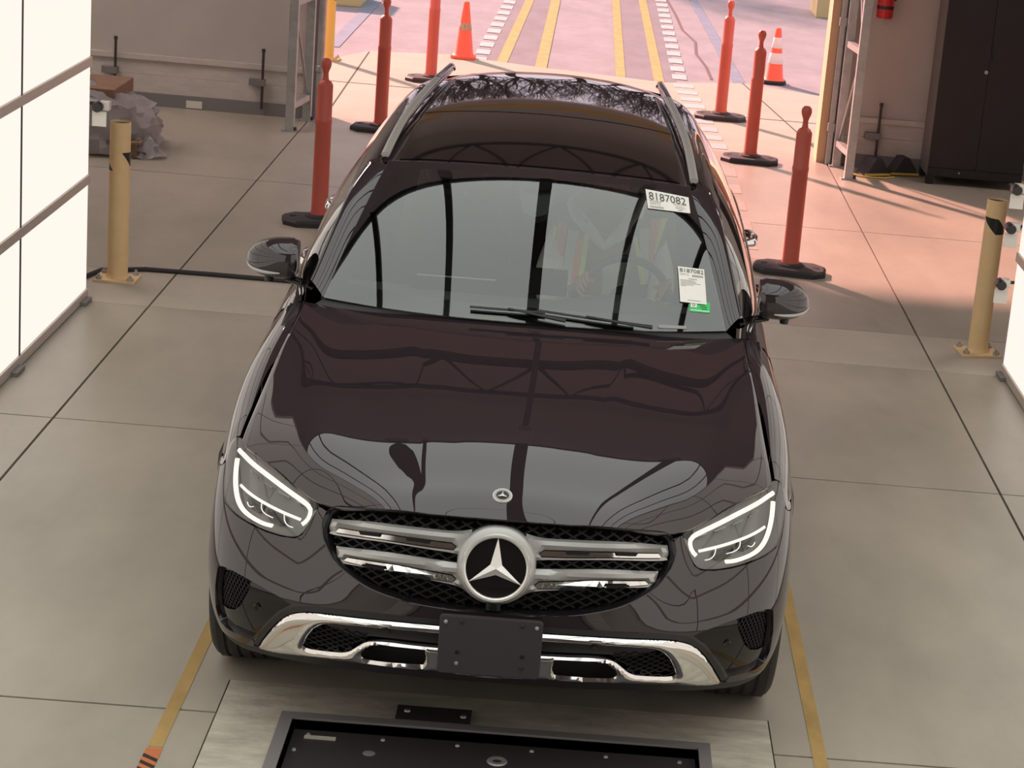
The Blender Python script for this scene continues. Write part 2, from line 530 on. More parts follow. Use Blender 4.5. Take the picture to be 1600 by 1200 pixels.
truss_column(-2.19, -2.13, 'grey open steel truss column left of the door opening')
truss_column(2.30, 2.255, 'grey open steel truss column right of the door opening')
pp = MB().tube([(-2.03, 11.52, 0), (-2.03, 11.52, 3.6)], .03, 12).build('downpipe', M['steel'])
tag(pp, 'grey conduit pipe standing at the left door jamb', 'pipe')
MB().lathe([(.034, 0), (.038, .005), (.038, .05), (.034, .055)], (-2.03, 11.52, .42), 14).build('coupling', M['steel'], pp)
pp = MB().box(2.168, 2.212, 11.62, 11.675, 0, 3.5).build('door_track', M['steel'], smooth=False, bevel=.008)
tag(pp, 'grey vertical steel track at the right door jamb', 'track')
for z in (.28, 1.15):
    MB().box(2.158, 2.217, 11.61, 11.68, z, z + .07).build('clip', M['steel'], pp, smooth=False, bevel=.004)

# ------------------------------------------------------------------ light box overhead and the roof steel (seen in the car's reflections)
SBY0, SBY1, SBZ = -5.6, 3.62, 4.8
t = empty('softbox', (0, 0, SBZ), label='large lit light box under the ceiling, over the car bay', cat='light')
sbe = lambda x: SBY1 - .19 * x * x
arch = [(x, sbe(x)) for x in np.linspace(4.2, -4.2, 43)]
MB().prism([(-4.2, SBY0), (4.2, SBY0)] + arch, SBZ + .02, SBZ + .12, 'z').build('diffuser', M['softbox'], t, smooth=False)
for i, x in enumerate((-3.9, -2.92, -1.95, -.97, 0, .97, 1.95, 2.92, 3.9)):
    w = .06 if i == 4 else .038
    MB().box(x - w, x + w, SBY0, sbe(x) + .04, SBZ - .03, SBZ + .02).build('rib', M['rib'], t, smooth=False)
for y in (-4.2, -2.9, -1.6, -.35):
    MB().box(-4.2, 4.2, y - .006, y + .006, SBZ + .003, SBZ + .02).build('seam', M['rib'], t, smooth=False)
MB().box(-4.23, 4.23, SBY0 - .03, SBY0 + .03, SBZ - .03, SBZ + .14).build('frame_end', M['rib'], t, smooth=False)
mb = MB()
for a, b in zip(arch, arch[1:]):
    mb.bar((a[0], a[1], SBZ + .055), (b[0], b[1], SBZ + .055), .05, .17)
mb.build('frame_end', M['rib'], t, smooth=False)
for x in (-.97, .97):
    MB().box(x - .06, x + .06, sbe(x) + .06, sbe(x) + .20, SBZ - .05, SBZ + .06).build('bracket', M['kick'], t, smooth=False)
for y, z, lab in ((7.4, 4.9, 'dark open roof truss nearest the light box'), (10.9, 4.75, 'dark open roof truss just inside the door wall')):
    t = empty('roof_truss', (0, y, z), label=lab, cat='truss', group='roof trusses')
    MB().tube([(-8.9, y, z), (8.9, y, z)], .045, 8).build('lower_chord', M['truss'], t)
    MB().tube([(-8.9, y, z + .55), (8.9, y, z + .55)], .045, 8).build('upper_chord', M['truss'], t)
    mb = MB()
    for k in range(18):
        x = -8.9 + k * .99
        mb.tube([(x, y, z), (x + .495, y, z + .55), (x + .99, y, z)], .022, 6)
    mb.build('web', M['truss'], t)
t = empty('cable_tray', (-.02, 7, 4.75), label='dark cable tray hung along the hall middle behind the light box', cat='cable tray')
MB().box(-.03, .03, 4.5, 9.4, 4.70, 4.80).build('tray', M['truss'], t, smooth=False)
MB().box(-.06, .06, 4.42, 4.56, 4.62, 4.72).build('sensor_head', M['kick'], t, smooth=False)
MB().box(-.06, .06, 9.3, 9.44, 4.62, 4.72).build('sensor_head', M['kick'], t, smooth=False)

for x, y in ((-4.6, 9.3), (-6.2, 9.3), (-7.8, 9.3), (5.2, 9.0), (6.8, 9.3)):  # added out of view to brighten the hall's back floor and walls
    t = empty('fill_lamp', (x, y, 5.35), label='added fill lamp hung out of view under the ceiling at the side of the hall', cat='lamp', group='added fill lamps')
    MB().box(x - .3, x + .3, y - 1.2, y + 1.2, 5.38, 5.46).build('housing', M['kick'], t, smooth=False)
    MB().box(x - .27, x + .27, y - 1.17, y + 1.17, 5.36, 5.38).build('diffuser', M['lamp'], t, smooth=False)

# ------------------------------------------------------------------ light walls
def light_wall(x, sg, yend, lab):
    t = empty('light_wall', (x, 0, 0), label=lab, cat='light panel', group='light walls beside the car')
    Y0 = yend - 1.38 * 8
    MB().box(min(x, x + sg * .09), max(x, x + sg * .09), Y0, yend, .03, 3.22).build('cabinet', M['alu'], t, smooth=False)
    for c in range(8):
        for r in range(5):
            ya, yb = yend - 1.38 * (c + 1), yend - 1.38 * c
            za = .03 + .632 * r
            zb = za + .632
            MB().box(min(x, x - sg * .008), max(x, x - sg * .008), ya + .012, yb - .012, za + .027, zb - .027).build('panel', M['lightwall'], t, smooth=False)
    for r in range(6):
        z = .03 + .632 * r
        rail = MB().box(min(x, x - sg * .018), max(x, x - sg * .018), Y0, yend, z - .024, z + .024).build('rail', M['alu'], t, smooth=False)
    for c in range(1, 8):
        y = yend - 1.38 * c
        MB().box(min(x, x - sg * .012), max(x, x - sg * .012), y - .007, y + .007, .03, 3.19).build('mullion', M['rib'], t, smooth=False)
    for k in range(6):
        y = yend - .12 - 1.38 * k
        MB().box(x - .05, x + .05, y - .07, y + .07, .0, .022).build('foot', M['kick'], t, smooth=False)
    return t
light_wall(-2.48, -1, 5.355, 'tall grid of lit white panels standing at the left edge')
light_wall(2.577, 1, 5.375, 'tall grid of lit white panels standing at the right edge')

# sensors on the ends of the light walls
def sensor(x, y, z, ax, label):
    t = empty('sensor_camera', (x, y, z), label=label, cat='camera', group='small cameras on the light wall ends')
    MB().lathe([(0, -.075), (.024, -.075), (.027, -.07), (.027, .01), (.02, .02), (0, .02)], (x, y, z), 16, 'y').build('lens_barrel', M['black'], t)
    MB().box(x - .005, x + .055, y - .03, y + .03, z - .022, z + .026).build('body', M['white'], t, smooth=False, bevel=.006)
    MB().box(x - .03, x + .045, y - .042, y - .038, z - .105, z - .025).build('tag_card', M['white'], t, smooth=False)
    MB().tube([(x + .01, y + .02, z), (ax, y - .02, z + .015)], .009, 8).build('arm', M['darksteel'], t)
sensor(-2.43, 5.40, 1.053, -2.50, 'small black camera with white card at the left light wall end')
sensor(2.512, 5.41, 1.03, 2.62, 'small camera with white card, topmost of three at the right edge')
sensor(2.508, 5.41, .815, 2.62, 'small camera with white card beside the right bollard top')
sensor(2.497, 5.41, .50, 2.62, 'small camera with white card, lowest of three at the right edge')

# ------------------------------------------------------------------ outside
struct(MB().prism([(-30, 11.85), (30, 11.85), (30, 15.45), (2.6, 15.6), (1.73, 16.1), (.93, 15.66), (-.3, 15.95), (-1.32, 16.32), (-2.12, 16.05), (-2.5, 15.0), (-30, 14.8)], -.2, -.002, 'z').build('trim_11', M['apron'], smooth=False))
struct(MB().box(-60, 60, 11.9, 120, -.3, -.012).build('ground_asphalt', M['asphalt'], smooth=False))
for k, (a, b, c, d) in enumerate((((1.733, 16.09), (2.2, 12.0), 0, 0), ((-2.1, 16.0), (-2.02, 11.9), 0, 0), ((-9, 13.9), (9, 13.75), 0, 0))):
    struct(line('trim_%d' % (12 + k), a[0], a[1], b[0], b[1], .012, .001, M['joint']))
for i, (xa, xb) in enumerate(((-.93, -.30), (.42, 1.04))):
    o = flat('lane_strip', [(xa, 15.7), (xb, 15.7), (xb - .03, 28), (xa + .03, 28)], -.009, M['lane'])
    tag(o, ('dark worn wheel track on the road, left lane strip', 'dark worn wheel track on the road, right lane strip')[i], 'road surface', 'worn wheel tracks')
for xa, xb, w, lab in ((-.755, -.69, .11, 'outer left yellow road line beyond the door'), (-.345, -.365, .12, 'inner left yellow road line beyond the door'),
                       (.474, .43, .10, 'inner right yellow road line beyond the door'), (.865, .795, .105, 'outer right yellow road line beyond the door')):
    o = line('road_line', xa, 15.7, xa + (xb - xa) * 12.3 / 7, 28, w, -.005, M['yellow_line'])
    tag(o, lab, 'road marking', 'yellow road lines')
ds = []
for k in range(19):
    y = 16.0 + k * .62
    xr = 1.085 - .0048 * (y - 15.7) * 1.2
    o = flat('road_dash', [(xr - .075, y), (xr + .075, y), (xr + .075, y + .36), (xr - .075, y + .36)], -.005, M['white_line'])
    tag(o, 'white road dash in the dotted row right of the yellow lines', 'road marking', 'right row of white road dashes')
    xl = -.985 + .009 * (y - 16.4)
    if y > 15.8:
        o = flat('road_dash', [(xl - .075, y), (xl + .075, y), (xl + .075, y + .36), (xl - .075, y + .36)], -.005, M['white_line'])
        tag(o, 'white road dash in the dotted row left of the yellow lines', 'road marking', 'left row of white road dashes')
for k in range(9):
    y = 11.95 + k * .43
    x = 1.275 - .047 * (y - 11.87)
    o = flat('apron_dash', [(x - .10, y), (x + .10, y), (x + .10, y + .24), (x - .10, y + .24)], .0015, M['white_line'])
    tag(o, 'pale dash in the row crossing the sunlit concrete apron', 'road marking', 'dashes across the apron')
struct(line('trim_15', 1.705, 16.1, 1.45, 26, .12, -.006, M['seam']))
struct(line('trim_16', -2.50, 16.2, -2.55, 28, .14, -.006, M['seam']))
mb = MB()
pts = [(1.42, 16.2), (1.40, 17.2), (1.33, 18.2), (1.36, 19.3), (1.24, 20.4), (1.2, 22), (1.12, 24)]
for a, b in zip(pts, pts[1:]):
    mb.bar((a[0], a[1], -.009), (b[0], b[1], -.009), .03, .004)
o = mb.build('road_crack', M['crack'], smooth=False)
tag(o, 'dark jagged crack running along the asphalt on the right', 'crack')
for x0, x1, y0, lab in ((-3.3, -2.62, 19.8, 'pale yellow concrete kerb block by the road, far left'), (3.13, 3.6, 23.2, 'pale yellow concrete kerb block by the road, far right')):
    o = MB().box(x0, x1, y0, y0 + .9, -.012, .35).build('kerb_block', M['kerbm'], smooth=False, bevel=.02)
    tag(o, lab, 'kerb', 'yellow kerb blocks by the road')

struct(MB().box(-30, 30, 29.5, 60, -.2, .06).build('trim_18', M['soil'], smooth=False))
random.seed(5)
def tree(x, y, h, lab):
    t = empty('bare_tree', (x, y, .06), label=lab, cat='tree', group='bare trees beyond the road')
    tr, br = MB(), MB()
    def grow(p, d, L, r, lv):
        n = 3
        pts = [p]
        for i in range(n):
            d = (d + Vector((random.uniform(-.16, .16), random.uniform(-.16, .16), random.uniform(-.02, .1)))).normalized()
            pts.append(pts[-1] + d * L / n)
        (tr if lv == 0 else br).tube(pts, [r, r * .9, r * .78, r * .66], 6 if lv < 2 else 4, cap=False)
        if lv < 4:
            for k in range(4 if lv else 8):
                q = pts[random.choice((2, 3, 3))] if lv else pts[random.choice((1, 2, 3, 3))]
                dd = (d + Vector((random.uniform(-1, 1), random.uniform(-1, 1), random.uniform(-.15, .7))) * .85).normalized()
                grow(q, dd, L * random.uniform(.5, .72), r * .5, lv + 1)
    grow(Vector((x, y, .06)), Vector((0, 0, 1)), h * .42, h * .020, 0)
    tr.build('trunk', M['bark'], t, angle=None, fix=False)
    br.build('branches', M['bark'], t, angle=None, fix=False)
for i, (x, y, h) in enumerate(((-7.5, 36, 8), (-4.2, 31, 6.5), (-1.6, 36, 8), (1.0, 31, 6), (3.4, 35, 8), (6.4, 31, 7), (10, 36, 8), (-11, 36, 8), (-2.8, 41, 9), (2.3, 41, 9), (5.4, 40, 9), (-6, 41, 9), (0, 46, 10), (-4.5, 47, 10), (4.3, 46, 10), (8, 46, 10))):
    tree(x, y, h, 'bare leafless tree standing in the row beyond the road')
# ------------------------------------------------------------------ posts, cones, bollards
def make_post():
    t = empty('delineator_post', (0, 0, 0))
    # rubber base: long octagon with a raised collar and two square sockets
    def ring(a, b, c, z): return [(-a, -c, z), (-a + (a - b) * .6, -.16 * c / .16, z)]
    oct_ = [(-.235, -.075), (-.16, -.155), (.16, -.155), (.235, -.075), (.235, .075), (.16, .155), (-.16, .155), (-.235, .075)]
    mb = MB()
    n = 8
    vs = []
    for sc, z in ((1, 0), (1, .028), (.93, .042), (.45, .05)):
        vs += [(x * sc, y * sc, z) for x, y in oct_]
    fs = [tuple(range(8))[::-1]]
    for r in range(3):
        fs += [(r * 8 + i, r * 8 + (i + 1) % 8, (r + 1) * 8 + (i + 1) % 8, (r + 1) * 8 + i) for i in range(8)]
    fs.append(tuple(range(24, 32)))
    mb.add(vs, fs)
    mb.lathe([(.095, .044), (.09, .058), (.066, .066), (.06, .066)], (0, 0, 0), 28)
    base = mb.build('rubber_base', M['rubber'], t, angle=30)
    for sx in (-1, 1):
        MB().box(sx * .165 - .02, sx * .165 + .02, -.02, .02, .03, .0475).build('socket', M['void'], base, smooth=False)
    MB().lathe([(.060, .05), (.058, .075), (.054, .09), (.052, .66), (.0535, .665), (.0535, .69), (.050, .695), (.050, .905), (.047, .915), (.036, .932), (.02, .942)], n=28).build('post_tube', M['orange'], t, angle=40)
    MB().lathe([(.022, .935), (.018, .96), (.017, .985), (.021, 1.0), (.031, 1.025), (.034, 1.045), (.031, 1.063), (.02, 1.077), (0, 1.081)], n=20).build('grip', M['orange'], t, angle=40)
    return t
_p = make_post()
posts = [(-1.52, 7.72, .2, 'faded orange delineator post at left of the car, nearest the left mirror'),
         (1.545, 7.46, -.12, 'faded orange delineator post at right of the car, nearest the right mirror'),
         (-1.507, 11.4, -.1, 'orange delineator post at the left edge of the sunlit apron'),
         (1.525, 11.45, -.1, 'orange delineator post on the right in front of the white-banded cone'),
         (-1.339, 14.35, 0, 'orange delineator post standing out on the apron, left, top cut by the frame'),
         (1.383, 13.6, 0, 'orange delineator post standing out on the apron, right, farthest of three')]
for i, (x, y, a, lab) in enumerate(posts):
    o = _p if i == 0 else copy_tree(_p)
    o.location = (x, y, 0)
    o.rotation_euler.z = a
    tag(o, lab, 'delineator post', 'orange delineator posts')

def cone(x, y, h, w, lab, bands, base_m):
    t = empty('traffic_cone', (x, y, 0), label=lab, cat='traffic cone', group='traffic cones')
    mb = MB()
    mb.prism([(-w, -w * .8), (-w * .8, -w), (w * .8, -w), (w, -w * .8), (w, w * .8), (w * .8, w), (-w * .8, w), (-w, w * .8)], 0, .03, 'z')
    mb.build('base', base_m, t, world=False, smooth=False, bevel=.006)
    R = lambda z: .105 - (.105 - .028) * z / h
    MB().lathe([(R(0) + .012, .03), (R(.05), .05), (R(h), h), (R(h) - .008, h + .004), (R(h) - .01, h - .04)], n=28).build('body', M['cone'], t, world=False, angle=50)
    for z0, z1, m in bands:
        MB().lathe([(R(z0) + .001, z0), (R(z0) + .002, z0 + .002), (R(z1) + .002, z1 - .002), (R(z1) + .001, z1)], n=28).build('band', m, t, world=False)
cone(-1.15, 16.15, .57, .125, 'small orange cone with one worn grey band, on the road at left', ((.29, .36, M['greyband']),), M['cone'])
cone(2.07, 16.35, .56, .125, 'orange cone with two white reflective bands, behind a delineator post', ((.20, .31, M['band']), (.36, .47, M['band'])), M['rubber'])

def bollard(x, y, h, rz, lab, patch, outer=False):
    t = empty('bollard', (x, y, 0), label=lab, cat='bollard', group='yellow pipe bollards')
    m = M['bollard_out'] if outer else M['bollard']
    pl = MB().box(-.115, .115, -.10, .10, 0, .014)
    c, s_ = math.cos(rz), math.sin(rz)
    pl.v = [(a * c - b * s_, a * s_ + b * c, z) for a, b, z in pl.v]
    pl = pl.build('base_plate', m, t, world=False, smooth=False, bevel=.003)
    for bx in (-.088, .088):
        for by in (-.075, .075):
            MB().lathe([(0, .045), (.008, .044), (.008, .03), (.018, .03), (.018, .014)], (bx * c - by * s_, bx * s_ + by * c, 0), 6).build('anchor_bolt', M['steel'], pl, world=False)
    MB().lathe([(.066, .014), (.058, .03), (.057, .04), (.057, h), (.053, h), (.053, h - .01)], n=36).build('pipe', m, t, world=False, angle=40)
    MB().lathe([(.053, h - .012), (.02, h - .006), (0, h - .004)], n=24).build('end_cap', M['black'], t, world=False)
    for fn in patch:
        (th0, th1, lo, hi) = fn
        MB().grid(lambda a, b: ((.0578) * math.cos(th0 + (th1 - th0) * a), .0578 * math.sin(th0 + (th1 - th0) * a), lo(a) + (hi(a) - lo(a)) * b), 16, 3).build('black_arrow', M['black'], t, world=False)
D = math.radians
cl = lambda a, b, x: max(a, min(b, x))
bollard(2.496, 5.77, .895, .12, 'yellow pipe bollard with a black slanted patch, at right', [(D(180), D(360), lambda a: .795 - .09 * cl(0, 1, a / .5), lambda a: .80 - .012 * a - .082 * cl(0, 1, (a - .55) / .45))])
bollard(-2.407, 5.82, .90, 0, 'yellow pipe bollard with black arrow tips on both sides, at left',
        [(D(295), D(420), lambda a: .73 - .075 * cl(0, 1, a / .45), lambda a: .735), (D(120), D(242), lambda a: .63 , lambda a: .70 - .068 * cl(0, 1, (a - .5) / .5))])
bollard(-2.42, 15.2, 1.0, 0, 'bright sunlit yellow bollard outside, left of the door opening',
        [(D(270), D(400), lambda a: .63 - .05 * cl(0, 1, a / .45), lambda a: .68)], True)

# floor cable
mb = MB()
pts = [(-2.62, 5.3, .012), (-2.60, 5.7, .012), (-2.53, 5.95, .012), (-2.3, 6.06, .012), (-1.9, 6.07, .012), (-1.2, 6.06, .012), (-.4, 6.07, .012)]
mb.tube(pts, .014, 8)
tag(mb.build('floor_cable', M['rubber']), 'black cable lying across the floor behind the left bollard', 'cable')

# ------------------------------------------------------------------ right: cabinet, extinguisher, wheel chocks
t = empty('storage_cabinet', (3.32, 11.35, 0), label='tall black two-door cabinet against the wall, upper right', cat='cabinet')
x0, x1, y0, y1 = 2.945, 3.72, 11.12, 11.55
MB().box(x0, x1, y0 + .012, y1, .07, 1.9).build('body', M['cabside'], t, smooth=False, bevel=.004)
MB().box(x0 + .002, x1 - .002, y0, y0 + .012, .07, .14).build('plinth', M['cabinet'], t, smooth=False)
xm = (x0 + x1) / 2 + .0
for a, b, nm in ((x0 + .002, xm - .003, 'left'), (xm + .003, x1 - .002, 'right')):
    d = MB().box(a, b, y0 - .006, y0 + .012, .143, 1.895).build('door', M['cabinet'], t, smooth=False, bevel=.003)
    if nm == 'right':
        MB().box(xm + .018, xm + .034, y0 - .016, y0 - .005, 1.02, 1.16).build('handle', M['black'], d, smooth=False, bevel=.003)
        MB().lathe([(0, -.014), (.014, -.012), (.016, 0)], (xm - .018, y0 - .006, .94), 14, 'y').build('lock', M['steel'], d)
MB().lathe([(0, -.006), (.008, -.004), (.008, 0)], (xm - .13, y0, .11), 10, 'y').build('screw', M['steel'], t)
for a in (x0 + .03, x1 - .03):
    for b in (y0 + .04, y1 - .03):
        MB().box(a - .03, a + .03, b - .03, b + .03, 0, .07).build('foot', M['cabinet'], t, smooth=False, bevel=.006)

t = empty('fire_extinguisher', (2.51, 11.57, 1.25), label='red fire extinguisher hung on the wall beside the right truss', cat='fire extinguisher')
MB().lathe([(0, 1.25), (.06, 1.25), (.068, 1.26), (.068, 1.62), (.05, 1.68), (.02, 1.71), (.02, 1.75)], (2.51, 11.57, 0), 24).build('cylinder', M['red'], t)
MB().tube([(2.51, 11.57, 1.74), (2.57, 11.53, 1.72), (2.585, 11.49, 1.58), (2.57, 11.48, 1.40)], .011, 8).build('hose', M['black'], t)
MB().box(2.49, 2.56, 11.55, 11.59, 1.75, 1.80).build('valve', M['black'], t, smooth=False, bevel=.004)
MB().lathe([(.0685, 1.325), (.070, 1.328), (.070, 1.35), (.0685, 1.353)], (2.51, 11.57, 0), 24).build('strap', M['black'], t)

def chock(x, y, rz, lab):
    t = empty('wheel_chock', (x, y, 0), rz, lab, 'wheel chock', 'black rubber wheel chocks')
    MB().prism([(-.12, 0), (.12, 0), (.10, .05), (.03, .15), (-.03, .15), (-.06, .10)], -.08, .08, 'y').build('wedge', M['rubber'], t, world=False, smooth=False, bevel=.01)
    MB().bar((-.13, -.085, .018), (.12, -.083, .018), .008, .018).build('yellow_edge', M['bollard_out'], t, world=False, smooth=False)
chock(2.53, 11.33, .5, 'black rubber wheel chock with yellow edge, nearer the truss column')
chock(2.79, 11.47, .25, 'black rubber wheel chock with yellow edge, nearer the black cabinet')
mb = MB().tube([(2.34, 11.24, .009), (2.42, 11.17, .009), (2.52, 11.15, .009), (2.62, 11.17, .009), (2.70, 11.25, .009)], .008, 8)
tag(mb.build('chock_rope', M['bollard_out']), 'yellow rope lying on the floor by the wheel chocks', 'rope')

# ------------------------------------------------------------------ left: pallet with box and plastic wrap
t = empty('wood_pallet', (-3.45, 9.75, 0), label='brown wooden pallet on the floor behind the left bollard', cat='pallet')
for k in range(3):
    MB().box(-3.95, -3.05, 9.35 + .36 * k, 9.44 + .36 * k, .0, .10).build('runner', M['wood'], t, smooth=False, bevel=.004)
for k in range(7):
    MB().box(-3.95 + .138 * k, -3.85 + .138 * k, 9.33, 10.17, .10, .122).build('slat', M['wood'], t, smooth=False, bevel=.003)
o = empty('cardboard_box', (-3.55, 9.8, .122), label='brown cardboard box on the pallet, half under plastic', cat='box')
MB().box(-3.93, -3.24, 9.45, 10.1, .123, .47).build('carton', M['card'], o, smooth=False, bevel=.006)
MB().box(-3.61, -3.55, 9.448, 10.102, .44, .4715).build('tape', M['tan'], o, smooth=False)
random.seed(11)
rn = [[random.uniform(-1, 1) for _ in range(40)] for _ in range(40)]
def wrapf(u, v):
    a = 2 * math.pi * u
    i, j = int(u * 39.99) % 39, int(v * 30)
    r = [.46, .45, .44, .40, .30, .0]
    k = v * 5
    q = int(min(4, k)); f = k - q
    R = r[q] * (1 - f) + r[q + 1] * f
    R *= 1 + .07 * rn[i if i < 39 else 0][j] * (1 if 0 < v < 1 else 0)
    z = .02 + .46 * math.sin(min(1, v) * math.pi / 2) + .02 * rn[j][i]
    z -= .10 * max(0, math.cos(a - .4)) * v
    return (-3.46 + R * 1.08 * math.cos(a), 9.74 + R * 1.0 * math.sin(a), max(.006, z))
mb = MB().grid(wrapf, 40, 14)
def wr2(u, v):
    a = 2 * math.pi * u
    R = .16 * (1 - v * .8) * (1 + .25 * rn[int(u * 19.99) % 19][int(v * 9)])
    return (-3.03 + R * 1.1 * math.cos(a), 9.50 + R * math.sin(a), .008 + .13 * v + .02 * rn[int(v * 9)][int(u * 19.99) % 19])
mb.grid(wr2, 20, 6)
w = mb.build('plastic_wrap', M['wrap'], angle=20, merge=1e-4)
tag(w, 'crumpled translucent plastic sheet draped over the box and pallet', 'plastic sheet')
class NS:
    """natural cubic spline through (t, values)"""
    def __init__(s,t,v):
        t=np.asarray(t,float);v=np.asarray(v,float)
        if v.ndim==1:v=v[:,None]
        n=len(t);h=np.diff(t);A=np.zeros((n,n));B=np.zeros((n,v.shape[1]))
        A[0,0]=A[-1,-1]=1
        for i in range(1,n-1):
            A[i,i-1]=h[i-1];A[i,i]=2*(h[i-1]+h[i]);A[i,i+1]=h[i]
            B[i]=6*((v[i+1]-v[i])/h[i]-(v[i]-v[i-1])/h[i-1])
        s.t,s.v,s.m=t,v,np.linalg.solve(A,B)
    def __call__(s,x):
        x=float(x);t=s.t;i=int(np.clip(np.searchsorted(t,x)-1,0,len(t)-2))
        h=t[i+1]-t[i];xx=x
        if x<t[0] or x>t[-1]:
            e=0 if x<t[0] else 1;i=0 if e==0 else len(t)-2;h=t[i+1]-t[i]
            if e==0: d=(s.v[1]-s.v[0])/h-h/6*s.m[1];r=s.v[0]+d*(x-t[0])
            else: d=(s.v[-1]-s.v[-2])/h+h/6*s.m[-2];r=s.v[-1]+d*(x-t[-1])
        else:
            a=(t[i+1]-x)/h;b=(x-t[i])/h
            r=a*s.v[i]+b*s.v[i+1]+((a**3-a)*s.m[i]+(b**3-b)*s.m[i+1])*h*h/6
        return r if len(r)>1 else float(r[0])
# ---- fascia: s runs along the plan curve from the centre to the wheel arch
PLAN=np.array([(-.2,.006),(0,0),(.2,.006),(.4,.03),(.55,.07),(.68,.125),(.78,.185),(.86,.262),(.91,.345),(.937,.43),(.948,.53)])
_c=np.concatenate([[0],np.cumsum(np.hypot(*np.diff(PLAN,axis=0).T))])-.2
PL=NS(_c,PLAN); SEND=_c[-1]
FD=NS([.16,.22,.28,.37,.45,.55,.62,.70,.80,.86,.95,1.0],[.15,.095,.06,.02,.0,.0,.006,.022,.058,.085,.14,.18])
FW=NS([.16,.22,.30,.40,.50,.60,.70,.80,.88,.95,1.0],[.94,.968,.988,.996,1.,.998,.992,.98,.962,.93,.90])
def fascia(s,z,off=0.):
    def P(s,z):
        x,y=PL(abs(s))
        w=min(1,max(0,(abs(s)-.36)/.26));w=w*w*(3-2*w);q=z-.50
        D=w*.27*(.5*(q+math.sqrt(q*q+.0016)))
        return np.array([np.sign(s)*x*FW(z)*(1+D/6.6) if s else 0.,y+FD(z)+D,z-.335*D])
    p=P(s,z)
    if off:
        e=1e-3
        a=P(s+e,z)-P(s-e,z);b=P(s,z+e)-P(s,z-e);n=np.cross(a,b);n/=np.linalg.norm(n)
        p=p+n*off       # n points forward (-y)
    return p
# ---- hood edge line (shared with the fender): height and x along y
ZT=NS([.42,.53,.62,.72,.82,1.05,1.42,1.6,2.0,2.6,3.4,4.0,4.66],[.820,.869,.911,.948,.982,1.048,1.106,1.122,1.13,1.145,1.172,1.2,1.19])
XT=NS([.42,.53,.62,.72,.82,1.05,1.42,1.6,2.0,2.6,3.4,4.0,4.66],[.866,.860,.848,.838,.830,.812,.803,.832,.864,.875,.865,.81,.68])
ZC=NS([.06,.098,.187,.314,.441,.695,.987,1.33,1.45],[.826,.857,.8955,.9415,.979,1.027,1.0677,1.112,1.127])
# ---- hood: s across (0 centre, .5 first crease, .75 second crease, 1 edge), u front -> rear
SK=[0,.25,.5,.625,.75,.88,1.0]
HF=NS(SK,[(0,.06,.826),(.12,.06,.8265),(.215,.062,.826)]+[tuple(fascia(a,b)) for a,b in ((.372,.8185),(.548,.799),(.73,.858),(.985,.906))])
HR=NS(SK,[(0,1.33),(.205,1.335),(.40,1.35),(.53,1.365),(.66,1.385),(.735,1.40),(.800,1.415)])
def hood(s,u):
    sg=-1 if s<0 else 1;s=min(1,abs(s))
    xf,yf,zf=HF(s);xr,yr=HR(s)
    if s<.5: yf=.06+.002*(s/.5)**2;zf=.826
    def lat(s,y):
        E=ZT(y)-ZC(y)
        if s<=.5: return -.010*(s/.5)**2
        if s<=.75:
            q=(s-.5)/.25; return -.010-.012*(1-(1-q)**2)
        q=(s-.75)/.25
        return -.022+(E+.022)*q**2.4
    y=yf+(yr-yf)*u
    x=xf+(xr-xf)*u
    if s>.88:
        k=(s-.88)/.12;x=x+(XT(y)-.004-x)*k*k
    roll=zf-(ZC(yf)+lat(s,yf))
    z=ZC(y)+lat(s,y)+roll*math.exp(-(y-yf)/.06)
    return np.array([sg*x,y,z])
# ---- windshield  u:0..1 centre->edge (signed), v:0 base ->1 top
def wind(u,v):
    a=abs(u)
    base=np.array([.735*u,1.31+.14*a**2.4,1.118-.004*a])
    top=np.array([.575*u,1.99+.04*a*a,1.546-.021*a*a])
    p=base+(top-base)*v
    p[0]=u*(.728-.153*v)
    n=np.array([0,-.55,.83])
    return p+n*(.027*4*v*(1-v)*(1-.35*a*a))
# ---- roof  u signed centre->edge, v 0 front -> 1 rear
RC=NS([0,.2,.43,.65,.85,1.0],[1.546,1.592,1.617,1.620,1.606,1.575])
def roof(u,v):
    a=abs(u)
    xe=.60-.04*v-.05*v*v
    y0=1.99+.04*a*a; y1=4.40-.08*a**2
    y=y0+(y1-y0)*v
    z=RC(v)-(.021+.018*min(1,v*3))*a*a-.012*a**6
    return np.array([xe*u,y,z])

# ---- body side: outer x at (y, z)
WY=NS([.4,.6,.9,1.4,2.5,3.6,4.2,4.66],[.925,.943,.950,.932,.93,.945,.915,.80])
BZ=NS([.2,.32,.45,.6,.75,.9,1.05,1.2],[.925,.962,.99,1,1,.99,.975,.955])
def sec(y,z):
    zt=ZT(y);x=WY(y)*BZ(z);h=.15
    q=min(1,max(0,(z-(zt-h))/h));xt=XT(y)
    return xt+(x-xt)*math.sqrt(max(0,1-q*q))
EC=NS([1.42,1.5,1.65,1.8,1.95,2.1,2.3,2.6,3.4,4.2,4.45],[(.803,1.108),(.785,1.165),(.748,1.285),(.715,1.388),(.70,1.445),(.695,1.475),(.69,1.495),(.683,1.508),(.665,1.525),(.60,1.50),(.56,1.46)])
# ------------------------------------------------------------------ panel tools
def resample(poly, step, closed=True):
    out = []
    n = len(poly)
    for i in range(n if closed else n - 1):
        a, b = np.array(poly[i], float), np.array(poly[(i + 1) % n], float)
        k = max(1, int(math.ceil(np.hypot(*(b - a)) / step)))
        out += [tuple(a + (b - a) * j / k) for j in range(k)]
    if not closed: out.append(tuple(poly[-1]))
    return out

